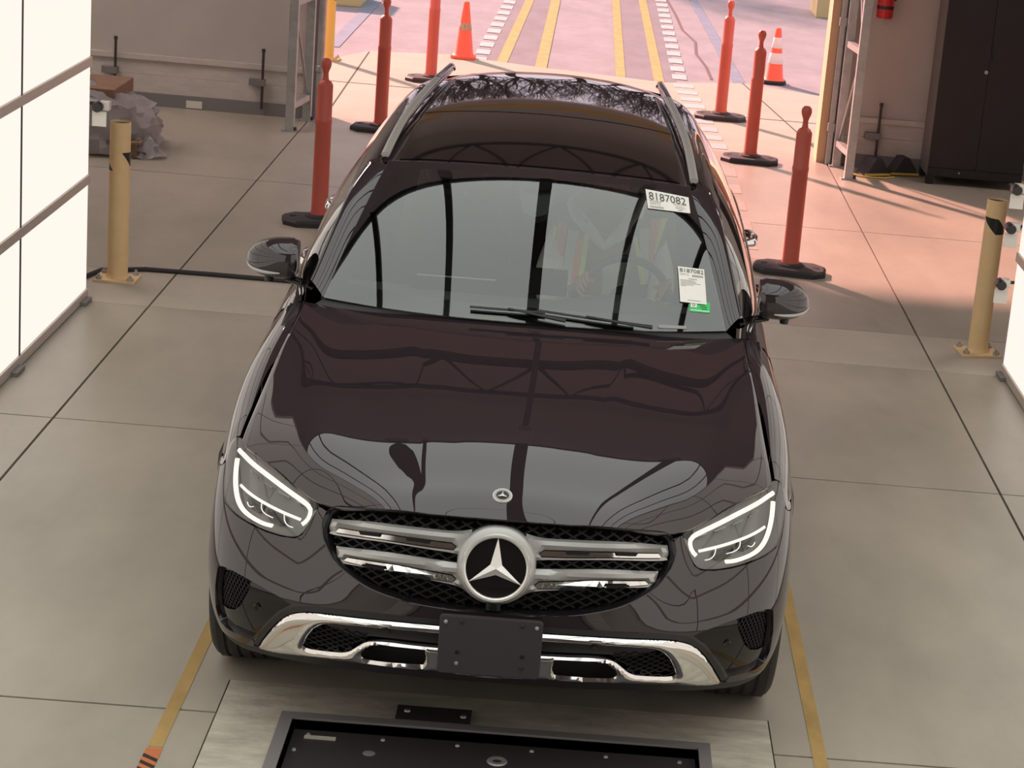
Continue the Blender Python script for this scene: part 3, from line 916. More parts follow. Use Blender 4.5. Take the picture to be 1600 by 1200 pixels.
def smooth_poly(poly, sub=4, corner=50):
    """Catmull-Rom through a closed polygon; sharp corners stay sharp"""
    P = [np.array(q, float) for q in poly]
    n = len(P)
    def ang(i):
        a, b = P[i] - P[i - 1], P[(i + 1) % n] - P[i]
        c = np.dot(a, b) / (np.linalg.norm(a) * np.linalg.norm(b) + 1e-12)
        return math.degrees(math.acos(max(-1, min(1, c))))
    sharp = [ang(i) > corner for i in range(n)]
    out = []
    for i in range(n):
        p1, p2 = P[i], P[(i + 1) % n]
        p0 = P[i - 1] if not sharp[i] else 2 * p1 - p2
        p3 = P[(i + 2) % n] if not sharp[(i + 1) % n] else 2 * p2 - p1
        for k in range(sub):
            t = k / sub
            out.append(tuple(.5 * ((2 * p1) + (p2 - p0) * t + (2 * p0 - 5 * p1 + 4 * p2 - p3) * t * t + (3 * p1 - p0 - 3 * p2 + p3) * t ** 3)))
    return out

def inside(pts, poly):
    pts = np.asarray(pts, float)
    x, y = pts[:, 0], pts[:, 1]
    r = np.zeros(len(pts), bool)
    n = len(poly)
    for i in range(n):
        (x1, y1), (x2, y2) = poly[i], poly[(i + 1) % n]
        if y1 == y2: continue
        c = ((y1 > y) != (y2 > y)) & (x < (x2 - x1) * (y - y1) / (y2 - y1) + x1)
        r ^= c
    return r

def edge_dist(pts, polys):
    pts = np.asarray(pts, float)
    d = np.full(len(pts), 1e9)
    for poly in polys:
        A = np.array(poly); B = np.roll(A, -1, 0)
        for a, b in zip(A, B):
            ab = b - a
            t = np.clip(((pts - a) @ ab) / (ab @ ab + 1e-12), 0, 1)
            d = np.minimum(d, np.hypot(*(pts - a - t[:, None] * ab).T))
    return d

def panel(name, outline, holes, mapf, step, m, parent, off=0., pillow=None, wall=0., wall_out=True, analytic=True, bstep=None):
    """a sheet over a 2D outline with holes, mapped to a curved surface mapf(a, b, offset);
    pillow=(height, width) rounds the edges, wall turns the edges inwards by that depth"""
    bstep = bstep or step
    loops = [resample(outline, bstep)] + [resample(h, bstep) for h in holes]
    pts, edges = [], []
    for lp in loops:
        k = len(pts)
        pts += lp
        edges += [(k + i, k + (i + 1) % len(lp)) for i in range(len(lp))]
    nb = len(pts)
    A = np.array(loops[0])
    xs = np.arange(A[:, 0].min(), A[:, 0].max() + step, step)
    ys = np.arange(A[:, 1].min(), A[:, 1].max() + step, step * .87)
    G_ = np.array([(x + (.5 * step if j % 2 else 0), y) for j, y in enumerate(ys) for x in xs])
    ok = inside(G_, loops[0])
    for h in loops[1:]: ok &= ~inside(G_, h)
    G_ = G_[ok]
    if len(G_):
        G_ = G_[edge_dist(G_, loops) > .45 * min(step, bstep * 1.5)]
    if pillow is not None:   # extra rows near the edges so that the rounding reads
        pass
    pts += [tuple(q) for q in G_]
    V, E_, F, *_ = delaunay_2d_cdt([Vector(q) for q in pts], edges, [], 0, 1e-6)
    V = np.array([(q.x, q.y) for q in V])
    cen = np.array([V[list(f)].mean(0) for f in F])
    ok = inside(cen, loops[0])
    for h in loops[1:]: ok &= ~inside(cen, h)
    F = [tuple(f) for f, q in zip(F, ok) if q]
    o_ = np.full(len(V), off)
    if pillow:
        d = edge_dist(V, loops)
        q = 1 - np.minimum(d / pillow[1], 1)
        o_ = off + pillow[0] * np.sqrt(np.maximum(0, 1 - q * q))
    P3 = [np.array(mapf(a, b, k)) for (a, b), k in zip(V, o_)]
    e = 1.5e-3
    N3 = []
    for (a, b) in V:
        n = np.cross(np.array(mapf(a + e, b, off)) - np.array(mapf(a - e, b, off)), np.array(mapf(a, b + e, off)) - np.array(mapf(a, b - e, off)))
        n /= np.linalg.norm(n) + 1e-12
        w_ = np.array(mapf(a, b, off + .01)) - np.array(mapf(a, b, off))
        N3.append(n if n @ w_ > 0 else -n)
    # orient
    FF = []
    for f in F:
        a, b, c = (P3[i] for i in f[:3])
        FF.append(f if np.cross(b - a, c - a) @ N3[f[0]] > 0 else f[::-1])
    mb = MB()
    mb.v = [tuple(q) for q in P3]
    mb.f = FF
    norms = [tuple(q) for q in N3] if (analytic and not pillow) else None
    if wall:
        cnt = {}
        for f in FF:
            for i in range(len(f)):
                a, b = f[i], f[(i + 1) % len(f)]
                cnt[(a, b)] = cnt.get((a, b), 0) + 1
        top, bot = {}, {}
        for (a, b) in list(cnt):
            if (b, a) in cnt: continue
            for i in (a, b):
                if i not in top:
                    top[i] = len(mb.v); mb.v.append(tuple(P3[i]))
                    bot[i] = len(mb.v); mb.v.append(tuple(np.array(mapf(V[i][0], V[i][1], o_[i] - wall))))
            mb.f.append((b, a, top[a], top[b]) if False else (top[b], top[a], bot[a], bot[b]))
        if norms: norms += [(0, 0, 0)] * (len(mb.v) - len(norms))
    if norms is None and pillow:
        o = mb.build(name, m, parent, angle=40, fix=False)
    else:
        o = mb.build(name, m, parent, angle=None if norms else 40, normals=norms, fix=False)
    return o

def mirror_poly(half):
    """half polygon on the s>=0 side that starts and ends on the axis -> whole polygon"""
    full = [(max(0, a), b) for a, b in half]
    return full + [(-a, b) for a, b in full[::-1] if a > 1e-9]

def lattice(outline, holes, mapf, off, sp, ang, w, name, m, parent, depth=.006):
    A = np.array(outline)
    c = A.mean(0); R = max(np.hypot(*(A - c).T)) * 1.05
    mb = MB()
    for sg in (1, -1):
        d = np.array([math.cos(ang), sg * math.sin(ang)]); n = np.array([-d[1], d[0]])
        k = int(R / sp) + 1
        for i in range(-k, k + 1):
            t = np.arange(-R, R, .008)
            L = c + n * i * sp + t[:, None] * d
            ok = inside(L, outline)
            for h in holes: ok &= ~inside(L, h)
            j = 0
            while j < len(t):
                if not ok[j]: j += 1; continue
                e = j
                while e + 1 < len(t) and ok[e + 1]: e += 1
                if e - j >= 2:
                    idx = list(range(j, e + 1, 3))
                    if idx[-1] != e: idx.append(e)
                    pts = [L[q] for q in idx]
                    vs = []
                    for q in pts:
                        vs += [mapf(*(q + n * w / 2), off), mapf(*(q - n * w / 2), off), mapf(*(q - n * w / 2), off - depth), mapf(*(q + n * w / 2), off - depth)]
                    fs = []
                    for r in range(len(pts) - 1):
                        fs += [(r * 4 + z, r * 4 + (z + 1) % 4, r * 4 + 4 + (z + 1) % 4, r * 4 + 4 + z) for z in range(4)]
                    mb.add(vs, fs)
                j = e + 1
    return mb.build(name, m, parent, smooth=False, merge=0)

# ------------------------------------------------------------------ the car
car = empty('car', (0, 0, 0), label='black crossover car with lit headlights facing the camera on the concrete floor', cat='car')
both = (1, -1)

# outlines on the front (s along the bumper, z height)
GR = [(0, .546), (.097, .543), (.175, .546), (.254, .553), (.334, .568), (.399, .587), (.459, .617), (.504, .649), (.536, .689), (.554, .723), (.557, .752), (.548, .784), (.53, .800), (.50, .8085), (.412, .816), (.25, .8235), (.12, .826), (0, .827)]
LENS = [(.982, .902), (1.018, .890), (1.040, .866), (1.036, .825), (1.010, .772), (.985, .735), (.955, .716), (.89, .703), (.815, .694), (.75, .688), (.69, .687), (.645, .692), (.623, .705), (.605, .733), (.580, .789), (.583, .800), (.612, .811), (.67, .832), (.77, .868), (.88, .893), (.945, .902)]
LIP = [(.768, .282), (.744, .318), (.715, .361), (.683, .404), (.649, .438), (.613, .458), (.569, .470), (.508, .477), (.409, .483), (.289, .488), (.164, .490), (0, .490)]
LIPB = [(0, .318), (.086, .322), (.126, .325), (.206, .325), (.327, .322), (.451, .318), (.583, .305), (.70, .284)]
HA = [(.593, .346), (.578, .383), (.555, .417), (.525, .440), (.482, .451), (.368, .460), (.248, .465), (.162, .466), (0, .466)]
HAB = [(0, .413), (.16, .415), (.247, .415), (.307, .416), (.362, .411), (.387, .402), (.411, .382), (.433, .362), (.455, .351), (.484, .346), (.536, .340), (.578, .338)]
HB = [(.400, .356), (.388, .374), (.367, .391), (.345, .400), (.215, .405), (.199, .396), (.196, .366), (.203, .346), (.288, .340), (.370, .338), (.394, .344)]
HC_ = [(0, .366), (.100, .366), (.108, .355), (.100, .340), (0, .337)]
STRIP = [(.790, .285), (.754, .345), (.714, .398), (.672, .444), (.624, .476), (.558, .492), (.451, .503), (.33, .508), (.165, .511), (0, .511)]
CORN = [(.962, .512), (.931, .523), (.888, .529), (.815, .525), (.744, .513), (.674, .496), (.635, .482), (.682, .447), (.722, .400), (.768, .340), (.797, .298), (.850, .296), (.925, .290), (.985, .300), (1.000, .345), (.988, .430)]
CMESH = [(.950, .500), (.925, .513), (.880, .523), (.800, .514), (.814, .472), (.852, .408), (.885, .378), (.93, .364), (.975, .362), (.970, .435)]
zarc = lambda y, c=.838, R=.405: (.37 + math.sqrt(max(0, R * R - (y - c) ** 2))) if abs(y - c) < R else 0
# bumper: from the grille edge to the wheel arch
half = []
half += GR[:12]                                    # grille edge, bottom centre up to the upper corner
half += [(.566, .791), (.576, .792)]
half += [(.6015, .733), (.619, .702), (.642, .688), (.69, .683), (.75, .684), (.815, .690), (.89, .699), (.957, .712), (.988, .732), (1.013, .770), (1.036, .812)]
half += [(1.055, .800), (1.09, .786), (SEND, .772)]
def arch_s(z):
    ya = .838 - math.sqrt(max(0, .405 ** 2 - (z - .37) ** 2))
    lo, hi = .8, SEND
    for _ in range(40):
        m_ = (lo + hi) / 2
        if fascia(m_, z)[1] < ya: lo = m_
        else: hi = m_
    return lo
half += [(arch_s(z), z) for z in (.66, .63, .60, .56, .50, .44, .38, .32, .265)]
half += [(.985, .250), (.87, .262), (.795, .270), (.790, .285)]
half += STRIP[1:]
panel('bumper', mirror_poly(half), [CORN, [(-a, b) for a, b in CORN]], fascia, .02, M['paint'], car, wall=.02)
bump = car.children[0]
# grille surround lip: a bevel running into the opening
def loft(rows, name, m, parent, **k):
    n = len(rows[0])
    mb = MB()
    mb.add([q for r in rows for q in r], [(j * n + i, j * n + i + 1, (j + 1) * n + i + 1, (j + 1) * n + i) for j in range(len(rows) - 1) for i in range(n - 1)])
    return mb.build(name, m, parent, **k)
gfull = mirror_poly(GR)
gs = resample(smooth_poly(gfull, 3, 70), .012)
gc = np.array(gs).mean(0)
def inset(poly, d):
    P = np.array(poly); T = np.roll(P, -1, 0) - np.roll(P, 1, 0)
    T /= np.linalg.norm(T, axis=1)[:, None] + 1e-9
    area = np.sum(P[:, 0] * np.roll(P[:, 1], -1) - np.roll(P[:, 0], -1) * P[:, 1])
    N = np.stack([-T[:, 1], T[:, 0]], 1) * (1 if area > 0 else -1)
    return [tuple(q) for q in P + N * d]
grille = loft([[fascia(a, b, .001) for a, b in gs + gs[:1]], [fascia(a, b, -.006) for a, b in inset(gs, .005) + inset(gs, .005)[:1]],
               [fascia(a, b, -.02) for a, b in inset(gs, .009) + inset(gs, .009)[:1]], [fascia(a, b, -.06) for a, b in inset(gs, .012) + inset(gs, .012)[:1]]],
              'grille', M['gloss'], car)
panel('backing', inset(gs, .008), [], fascia, .05, M['void'], grille, off=-.058)
lattice(inset(gs, .012), [], fascia, -.030, .0235, math.radians(27), .0055, 'grille_mesh', M['grillemat'], grille, .012)
UP = [(.541, .770), (.41, .780), (.242, .781), (.140, .781), (.085, .790), (.085, .70), (.127, .715), (.236, .7215), (.356, .726), (.526, .725), (.539, .733), (.5455, .747)]
LO = [(.513, .693), (.331, .697), (.13, .688), (.085, .69), (.085, .600), (.12, .616), (.21, .627), (.326, .639), (.479, .643), (.494, .649), (.507, .667)]
SU = [(.524, .736), (.512, .7485), (.339, .751), (.144, .747), (.127, .736), (.138, .724), (.204, .7255), (.357, .731), (.516, .730)]
SL = [(.484, .654), (.471, .6655), (.302, .664), (.134, .650), (.119, .637), (.132, .624), (.26, .631), (.36, .639), (.476, .648)]
DU = [[(.441, .7485), (.366, .7495), (.371, .739), (.432, .738)], [(.288, .7495), (.209, .7465), (.214, .7365), (.280, .7385)]]
DL = [[(.413, .653), (.344, .651), (.340, .640), (.417, .645)], [(.267, .642), (.202, .638), (.194, .628), (.273, .632)]]
for sg in both:
    mp = lambda s, z, o=0., sg=sg: fascia(sg * s, z, o)
    for BAR, SLOT, DS in ((UP, SU, DU), (LO, SL, DL)):
        b = panel('grille_bar', smooth_poly(BAR, 3), [SLOT], mp, .014, M['satin'], grille, off=-.022, pillow=(.014, .016), wall=.02, bstep=.007)
        panel('bar_insert', inset(SLOT, .003), [], mp, .02, M['chrome'], b, off=-.020, pillow=(.009, .008), bstep=.006)
        for dq in DS:
            panel('insert_gap', dq, [], mp, .02, M['void'], b, off=-.0095)
# star badge
BC = fascia(0, .6855) ; tl = math.radians(12)
e1 = np.array((1., 0, 0)); e2 = np.array((0, math.sin(tl), math.cos(tl))); e3 = np.array((0, -math.cos(tl), math.sin(tl)))
def badge(a, b, c, C0=BC, E=(e1, e2, e3)): return C0 + E[0] * a + E[1] * b + E[2] * c
def disc_prof(prof, n, name, m, parent, C0=BC, E=(e1, e2, e3)):
    mb = MB(); k = len(prof)
    mb.add([badge(r * math.cos(2 * math.pi * i / n), r * math.sin(2 * math.pi * i / n), h, C0, E) for i in range(n) for r, h in prof],
           [(i * k + j, ((i + 1) % n) * k + j, ((i + 1) % n) * k + j + 1, i * k + j + 1) for i in range(n) for j in range(k - 1)])
    return mb.build(name, m, parent, angle=45)
sur = [(.1135 + .012 * max(0, math.sin(t)) + .006 * abs(math.cos(t)), t) for t in np.linspace(0, 2 * math.pi, 72, endpoint=False)]
mb = MB(); n = len(sur)
for i, (r, t) in enumerate(sur):
    for rr, h in ((r, -.045), (r, -.012), (r - .006, -.002), (.104, .006), (.09, .006)):
        mb.v.append(tuple(badge(rr * math.cos(t), rr * math.sin(t), h)))
mb.f = [(i * 5 + j, ((i + 1) % n) * 5 + j, ((i + 1) % n) * 5 + j + 1, i * 5 + j + 1) for i in range(n) for j in range(4)]
mb.build('badge_surround', M['satin'], grille, angle=60)
star = disc_prof([(.1065, .0), (.106, .010), (.1025, .0155), (.0965, .0165), (.092, .013), (.091, .004)], 80, 'star_badge', M['badge'], car)
disc_prof([(.092, .006), (.06, .0085), (.0, .0095)], 64, 'badge_glass', M['gloss'], star)
def star3(R, w, h0, h1, name, m, parent, C0=BC, E=(e1, e2, e3)):
    mb = MB()
    for k in range(3):
        a = math.pi / 2 + k * 2 * math.pi / 3
        tip = (R * math.cos(a), R * math.sin(a)); l = (w * math.cos(a + math.pi / 3), w * math.sin(a + math.pi / 3)); r = (w * math.cos(a - math.pi / 3), w * math.sin(a - math.pi / 3))
        mb.add([badge(0, 0, h1, C0, E), badge(*tip, h0 + .002, C0, E), badge(*l, h0 + .001, C0, E), badge(*r, h0 + .001, C0, E)], [(0, 1, 2), (0, 3, 1)])
        mb.add([badge(*tip, h0 + .002, C0, E), badge(*l, h0 + .001, C0, E), badge(*l, h0 - .008, C0, E), badge(*tip, h0 - .008, C0, E), badge(*r, h0 + .001, C0, E), badge(*r, h0 - .008, C0, E)], [(0, 3, 2, 1), (0, 4, 5, 3)])
    return mb.build(name, m, parent, smooth=False)
star3(.0925, .0205, .010, .021, 'star', M['badge'], star)

# skid plate (chrome), its openings, the matt strip above it
lipo = mirror_poly([(a, b) for a, b in LIPB] + LIP)
ha = mirror_poly(HAB + HA); hb2 = [(-a, b) for a, b in HB]; hc = mirror_poly(HC_[::-1])
sk = panel('skid_plate', smooth_poly(lipo, 3), [smooth_poly(ha, 3), smooth_poly(HB, 3), smooth_poly(hb2, 3), hc], fascia, .007, M['chrome'], car, off=.004, pillow=(.014, .030), wall=.05, bstep=.007)
panel('lower_grille_backing', mirror_poly([(0, .33), (.4, .333), (.62, .33), (.62, .40), (.56, .455), (0, .475)]), [], fascia, .06, M['void'], car, off=-.045)
MA = [(.600, .342), (.585, .38), (.56, .414), (.525, .425), (.45, .430), (.36, .425), (.40, .395), (.44, .355), (.484, .342)]
for sg in both:
    mp = lambda s, z, o=0., sg=sg: fascia(sg * s, z, o)
    lattice(MA, [], mp, -.012, .0165, math.radians(27), .0045, 'lower_mesh', M['grillemat'], car, .008)
    MB().lathe([(0, -.006), (.008, -.006), (.010, -.002), (.011, .004)], tuple(fascia(sg * .322, .446, -.010)), 20, 'y').build('parking_sensor', M['matte'], car)
panel('upper_bumper_bar', mirror_poly([(0, .418), (.3, .42), (.37, .418), (.42, .405), (.53, .432), (.48, .449), (.368, .459), (.248, .464), (0, .465)]), [], fascia, .03, M['matte'], car, off=-.014, wall=.02)
strip_o = mirror_poly([(0, .4935), (.164, .4935), (.289, .4915), (.409, .4865), (.51, .4805), (.572, .4735), (.616, .461), (.653, .440), (.687, .406), (.719, .363), (.748, .320), (.772, .285)] + [(.79, .286)] + STRIP[1:])
panel('bumper_strip', strip_o, [], fascia, .02, M['matte'], car, off=.002, wall=.03)
panel('lower_valance', mirror_poly([(0, .288), (.4, .282), (.6, .264), (.76, .246), (.87, .230), (.985, .224), (1.06, .238), (arch_s(.262), .262), (.985, .253), (.87, .265), (.77, .275), (.70, .281), (.583, .302), (.451, .315), (.327, .319), (.206, .322), (.086, .319), (0, .315)]), [], fascia, .03, M['matte'], car, off=-.004, wall=.12)
for sg in both:
    mp = lambda s, z, o=0., sg=sg: fascia(sg * s, z, o)
    ci = panel('corner_trim', inset(CORN, -.006), [CMESH], mp, .02, M['gloss'], car, off=-.016, wall=.02)
    panel('backing', inset(CMESH, -.01), [], mp, .04, M['void'], ci, off=-.035)
    lattice(CMESH, [], mp, -.020, .0150, math.radians(58), .0042, 'corner_mesh', M['grillemat'], ci, .008)
    c0 = fascia(sg * .772, .432, -.012)
    MB().lathe([(0, -.005), (.009, -.005), (.011, 0), (.011, .004)], tuple(c0), 20, 'y').build('parking_sensor', M['gloss'], ci)
    MB().tube([fascia(sg * (.772 + .010 * math.cos(t)), .432 + .010 * math.sin(t), -.013) for t in np.linspace(math.pi, 2 * math.pi, 9)], .0015, 6).build('sensor_ring', M['chrome'], ci)

# licence plate bracket
pb = empty('tmp', (0, 0, 0))
pbm = MB()
rc = .012
outl = []
for cx, cz, a0 in ((.145, .366, -90), (.145, .529, 0), (-.145, .529, 90), (-.145, .366, 180)):
    outl += [(cx + rc * math.cos(math.radians(a0 + q)), cz + rc * math.sin(math.radians(a0 + q))) for q in (0, 30, 60, 90)]
def pshift(z): return -.036 + .11 * (z - .36) * .25
pbm.prism(outl, -.036, -.020, 'y')
pbm.v = [(x, y + .03 * (z - .45), z) for x, y, z in pbm.v]
bpy.data.objects.remove(pb)
plate_o = pbm.build('plate_bracket', M['bracket'], car, smooth=False, bevel=.004)
for x, z, m in ((-.138, .520, 'steel'), (.138, .520, 'steel'), (-.09, .523, 'matte'), (.095, .523, 'matte'), (-.098, .388, 'steel'), (.10, .388, 'matte'), (-.098, .425, 'void'), (.10, .425, 'void')):
    MB().lathe([(0, -.006), (.0045, -.005), (.0065, 0)], (x, -.0365 + .03 * (z - .45), z), 12, 'y').build('screw', M[m], plate_o)
MB().lathe([(0, -.012), (.008, -.012), (.011, -.006), (.012, .02)], (0, fascia(0, .566)[1] - .004, .566), 20, 'y').build('front_camera', M['gloss'], car)
MB().box(-.022, .022, fascia(0, .566)[1] - .006, .05, .553, .585).build('camera_housing', M['matte'], car, smooth=False, bevel=.005)

# headlights
def strip_tube(path, mp, off, r, name, m, parent, flat=.6):
    P = [np.array(q) for q in path]
    c = np.concatenate([[0], np.cumsum([np.hypot(*(b - a)) for a, b in zip(P, P[1:])])])
    sp = NS(c, np.array(path))
    pts = [mp(*sp(t), off) for t in np.linspace(0, c[-1], 34)]
    return MB().tube(pts, r, 8, flat=flat, up=(0, -1, .3)).build(name, m, parent, angle=None)
for sg in both:
    mp = lambda s, z, o=0., sg=sg: fascia(sg * s, z, o)
    L = smooth_poly(LENS, 3, 60)
    hl = panel('headlight', inset(L, .002), [], mp, .03, M['lampbowl'], car, off=-.05, wall=-.045)
    strip_tube([(.983, .872), (.945, .870), (.893, .863), (.795, .845), (.708, .821), (.652, .804), (.625, .794), (.611, .782), (.611, .764), (.620, .745), (.631, .735)], mp, -.014, .0074, 'daylight_strip', M['drl'], hl)
    strip_tube([(.972, .848), (.962, .821), (.946, .789), (.925, .760), (.896, .735), (.861, .720), (.812, .711), (.77, .707), (.738, .708)], mp, -.014, .0076, 'daylight_strip', M['drl'], hl)
    strip_tube([(.922, .786), (.89, .781), (.850, .775), (.797, .768), (.722, .758), (.643, .749)], mp, -.022, .0048, 'inner_light_line', M['drl2'], hl)
    for pth in ([(.804, .764), (.802, .751), (.789, .740), (.767, .735), (.748, .733)], [(.707, .752), (.703, .736), (.689, .724), (.668, .721)], [(.872, .750), (.862, .742), (.850, .741), (.838, .746)]):
        strip_tube(pth, mp, -.026, .0017, 'lamp_edge_line', M['drl2'], hl)
    # projector modules and the stepped fins under the upper strip
    for (a, b) in ((.845, .758), (.745, .742)):
        panel('lamp_module', [(a + .036, b + .016), (a - .042, b + .006), (a - .042, b - .014), (a - .015, b - .026), (a + .025, b - .018), (a + .038, b - .003)], [], mp, .02, M['gloss'], hl, off=-.036, pillow=(.008, .015), wall=.012)
    for k in range(4):
        s0 = .90 - .075 * k
        panel('lamp_fin', [(s0, .842 - .013 * k), (s0 - .045, .833 - .013 * k), (s0 - .045, .829 - .013 * k), (s0, .838 - .013 * k)], [], mp, .02, M['lampfin'], hl, off=-.032, wall=.01)
    panel('lens', L, [], mp, .022, M['lens'], hl, off=.001)

# hood
def hd(s, u): return hood(s, u)
mb = MB().grid(lambda a, b: hood(-1 + 2 * a, b ** 1.6), 96, 70)
def drop(mb_, rows, d):
    return mb_
hoodo = mb.build('hood', M['paint'], car, angle=None)
# shut edge along the sides and front, turned down
edge = [hood(-1 + 2 * t, 0) for t in np.linspace(0, 1, 97)]
loft([[tuple(q) for q in edge], [tuple(q + np.array((0, .004, -.006))) for q in edge], [tuple(q + np.array((0, .03, -.018))) for q in edge]], 'hood_front_edge', M['paint'], hoodo)
for sg in both:
    edge = [hood(sg, u) for u in np.linspace(0, 1, 50)]
    loft([[tuple(q) for q in edge], [tuple(q + np.array((0, 0, -.035))) for q in edge]], 'hood_side_edge', M['void'], hoodo)
# hood emblem
P0 = hood(0, .058); dd = hood(0, .068) - hood(0, .048); dd /= np.linalg.norm(dd)
nn = np.cross((1, 0, 0), dd)
EE = (e1, dd, nn if nn[2] > 0 else -nn)
em = disc_prof([(.0305, -.002), (.0305, .002), (.029, .0035), (.0275, .003)], 48, 'emblem', M['badge'], hoodo, P0, EE)
disc_prof([(.0275, .0025), (.0195, .0025)], 48, 'emblem_band', M['satin'], em, P0, EE)
disc_prof([(.0195, .003), (.0185, .0035), (.0175, .0028), (.0, .0028)], 40, 'emblem_center', M['gloss'], em, P0, EE)
mbl = MB()
for k in range(44):
    a = 2 * math.pi * k / 44
    r = .0222 + (.0026 if k % 2 else 0)
    mbl.add([badge(r * math.cos(a) + .0011 * math.cos(q), r * math.sin(a) + .0011 * math.sin(q), .0034, P0, EE) for q in np.linspace(0, 2 * math.pi, 6, endpoint=False)], [tuple(range(6))])
mbl.build('emblem_laurel', M['gloss'], em, smooth=False)
star3(.0172, .0042, .0036, .0062, 'emblem_star', M['badge'], em, P0, EE)

# fenders
def S0pts():
    return [(SEND, .772), (1.09, .786), (1.058, .801), (1.042, .822), (1.045, .866), (1.022, .893), (.988, .9065)]
for sg in both:
    pts = S0pts(); c = np.concatenate([[0], np.cumsum([math.hypot(b[0] - a[0], b[1] - a[1]) for a, b in zip(pts, pts[1:])])]); c /= c[-1]
    def s0(v):
        i = min(len(c) - 2, int(np.searchsorted(c, v, 'right') - 1)); f = (v - c[i]) / (c[i + 1] - c[i])
        a = np.array(pts[i]) * (1 - f) + np.array(pts[i + 1]) * f
        return fascia(a[0], a[1])
    def fen(u, v):
        v = 1 - (1 - v) ** 2
        a = s0(v)
        y = a[1] + (1.41 - a[1]) * u
        zt = ZT(y)
        f0 = (a[2] - .772) / (ZT(a[1]) - .772)
        f0 = min(1, max(0, f0))
        fr = f0 + (v - f0) * min(1, u * 2.2)
        z = .772 + (zt - .772) * fr
        z = a[2] + (z - a[2]) * (min(1, u * 8) * (1 - v) + v)
        x = sec(y, z) + (a[0] - sec(a[1], a[2])) * (1 - u) ** 3
        return (sg * x, y, z - .005 * min(1, u * 6))
    mb = MB().grid(fen, 44, 30)
    def low(u, v):
        y = .62 + (1.41 - .62) * u
        zb = max(.245, zarc(y)); z = zb + (.774 - zb) * v
        x = sec(y, z) + .0 + (fascia(SEND, .7)[0] - sec(.62, .7)) * (1 - u) ** 3
        return (sg * x, y, z)
    mb.grid(low, 44, 10)
    fo = mb.build('fender', M['paint'], car, angle=50)
    # rear of the body side: doors and quarter panel
    def side(y0, y1, nm, m=M['paint'], zt_off=0.):
        def f(u, v):
            y = y0 + (y1 - y0) * u
            zb = max(.245, zarc(y, 3.711)); z = zb + (ZT(y) - zb) * v
            return (sg * sec(y, z), y, z)
        return MB().grid(f, 24, 24).build(nm, m, car, angle=50)
    fd = side(1.414, 2.48, 'front_door'); rd = side(2.484, 3.42, 'rear_door'); side(3.424, 4.64, 'quarter_panel')
    # door handles
    for d, y, z in ((fd, 2.66 - .42 + .42, 1.0), (rd, 3.62 - .35 + .35, 1.03)):
        y -= .12
        x = sec(y, z)
        h = MB().tube([(sg * (x - .01), y + .12, z), (sg * (x + .026), y + .10, z + .003), (sg * (x + .040), y, z + .005), (sg * (x + .030), y - .085, z + .003), (sg * (x - .01), y - .115, z)], [.016, .02, .021, .021, .016], 12).build('door_handle', M['chrome'], d)
        MB().lathe([(0, -.003), (.011, -.002), (.012, .004)], (sg * (x + .033), y - .098, z + .004), 12, 'y').build('handle_recess', M['void'], h)
    # wheel arches (inside) and sill
    for yc in (.838, 3.711):
        mb = MB()
        mb.grid(lambda a, b: (sg * (.55 + .37 * b), yc + .405 * math.cos(math.pi * a), .37 + .405 * math.sin(math.pi * a)), 24, 1)
        mb.grid(lambda a, b: (sg * .55, yc + .405 * b * math.cos(math.pi * a), .37 + .405 * b * math.sin(math.pi * a)), 24, 1)
        mb.build('wheel_housing', M['void'], car, angle=None)
    MB().grid(lambda a, b: (sg * (.80 + .075 * math.sin(math.pi * b)), 1.23 + 2.08 * a, .20 + .10 * b), 10, 6).build('sill', M['matte'], car)

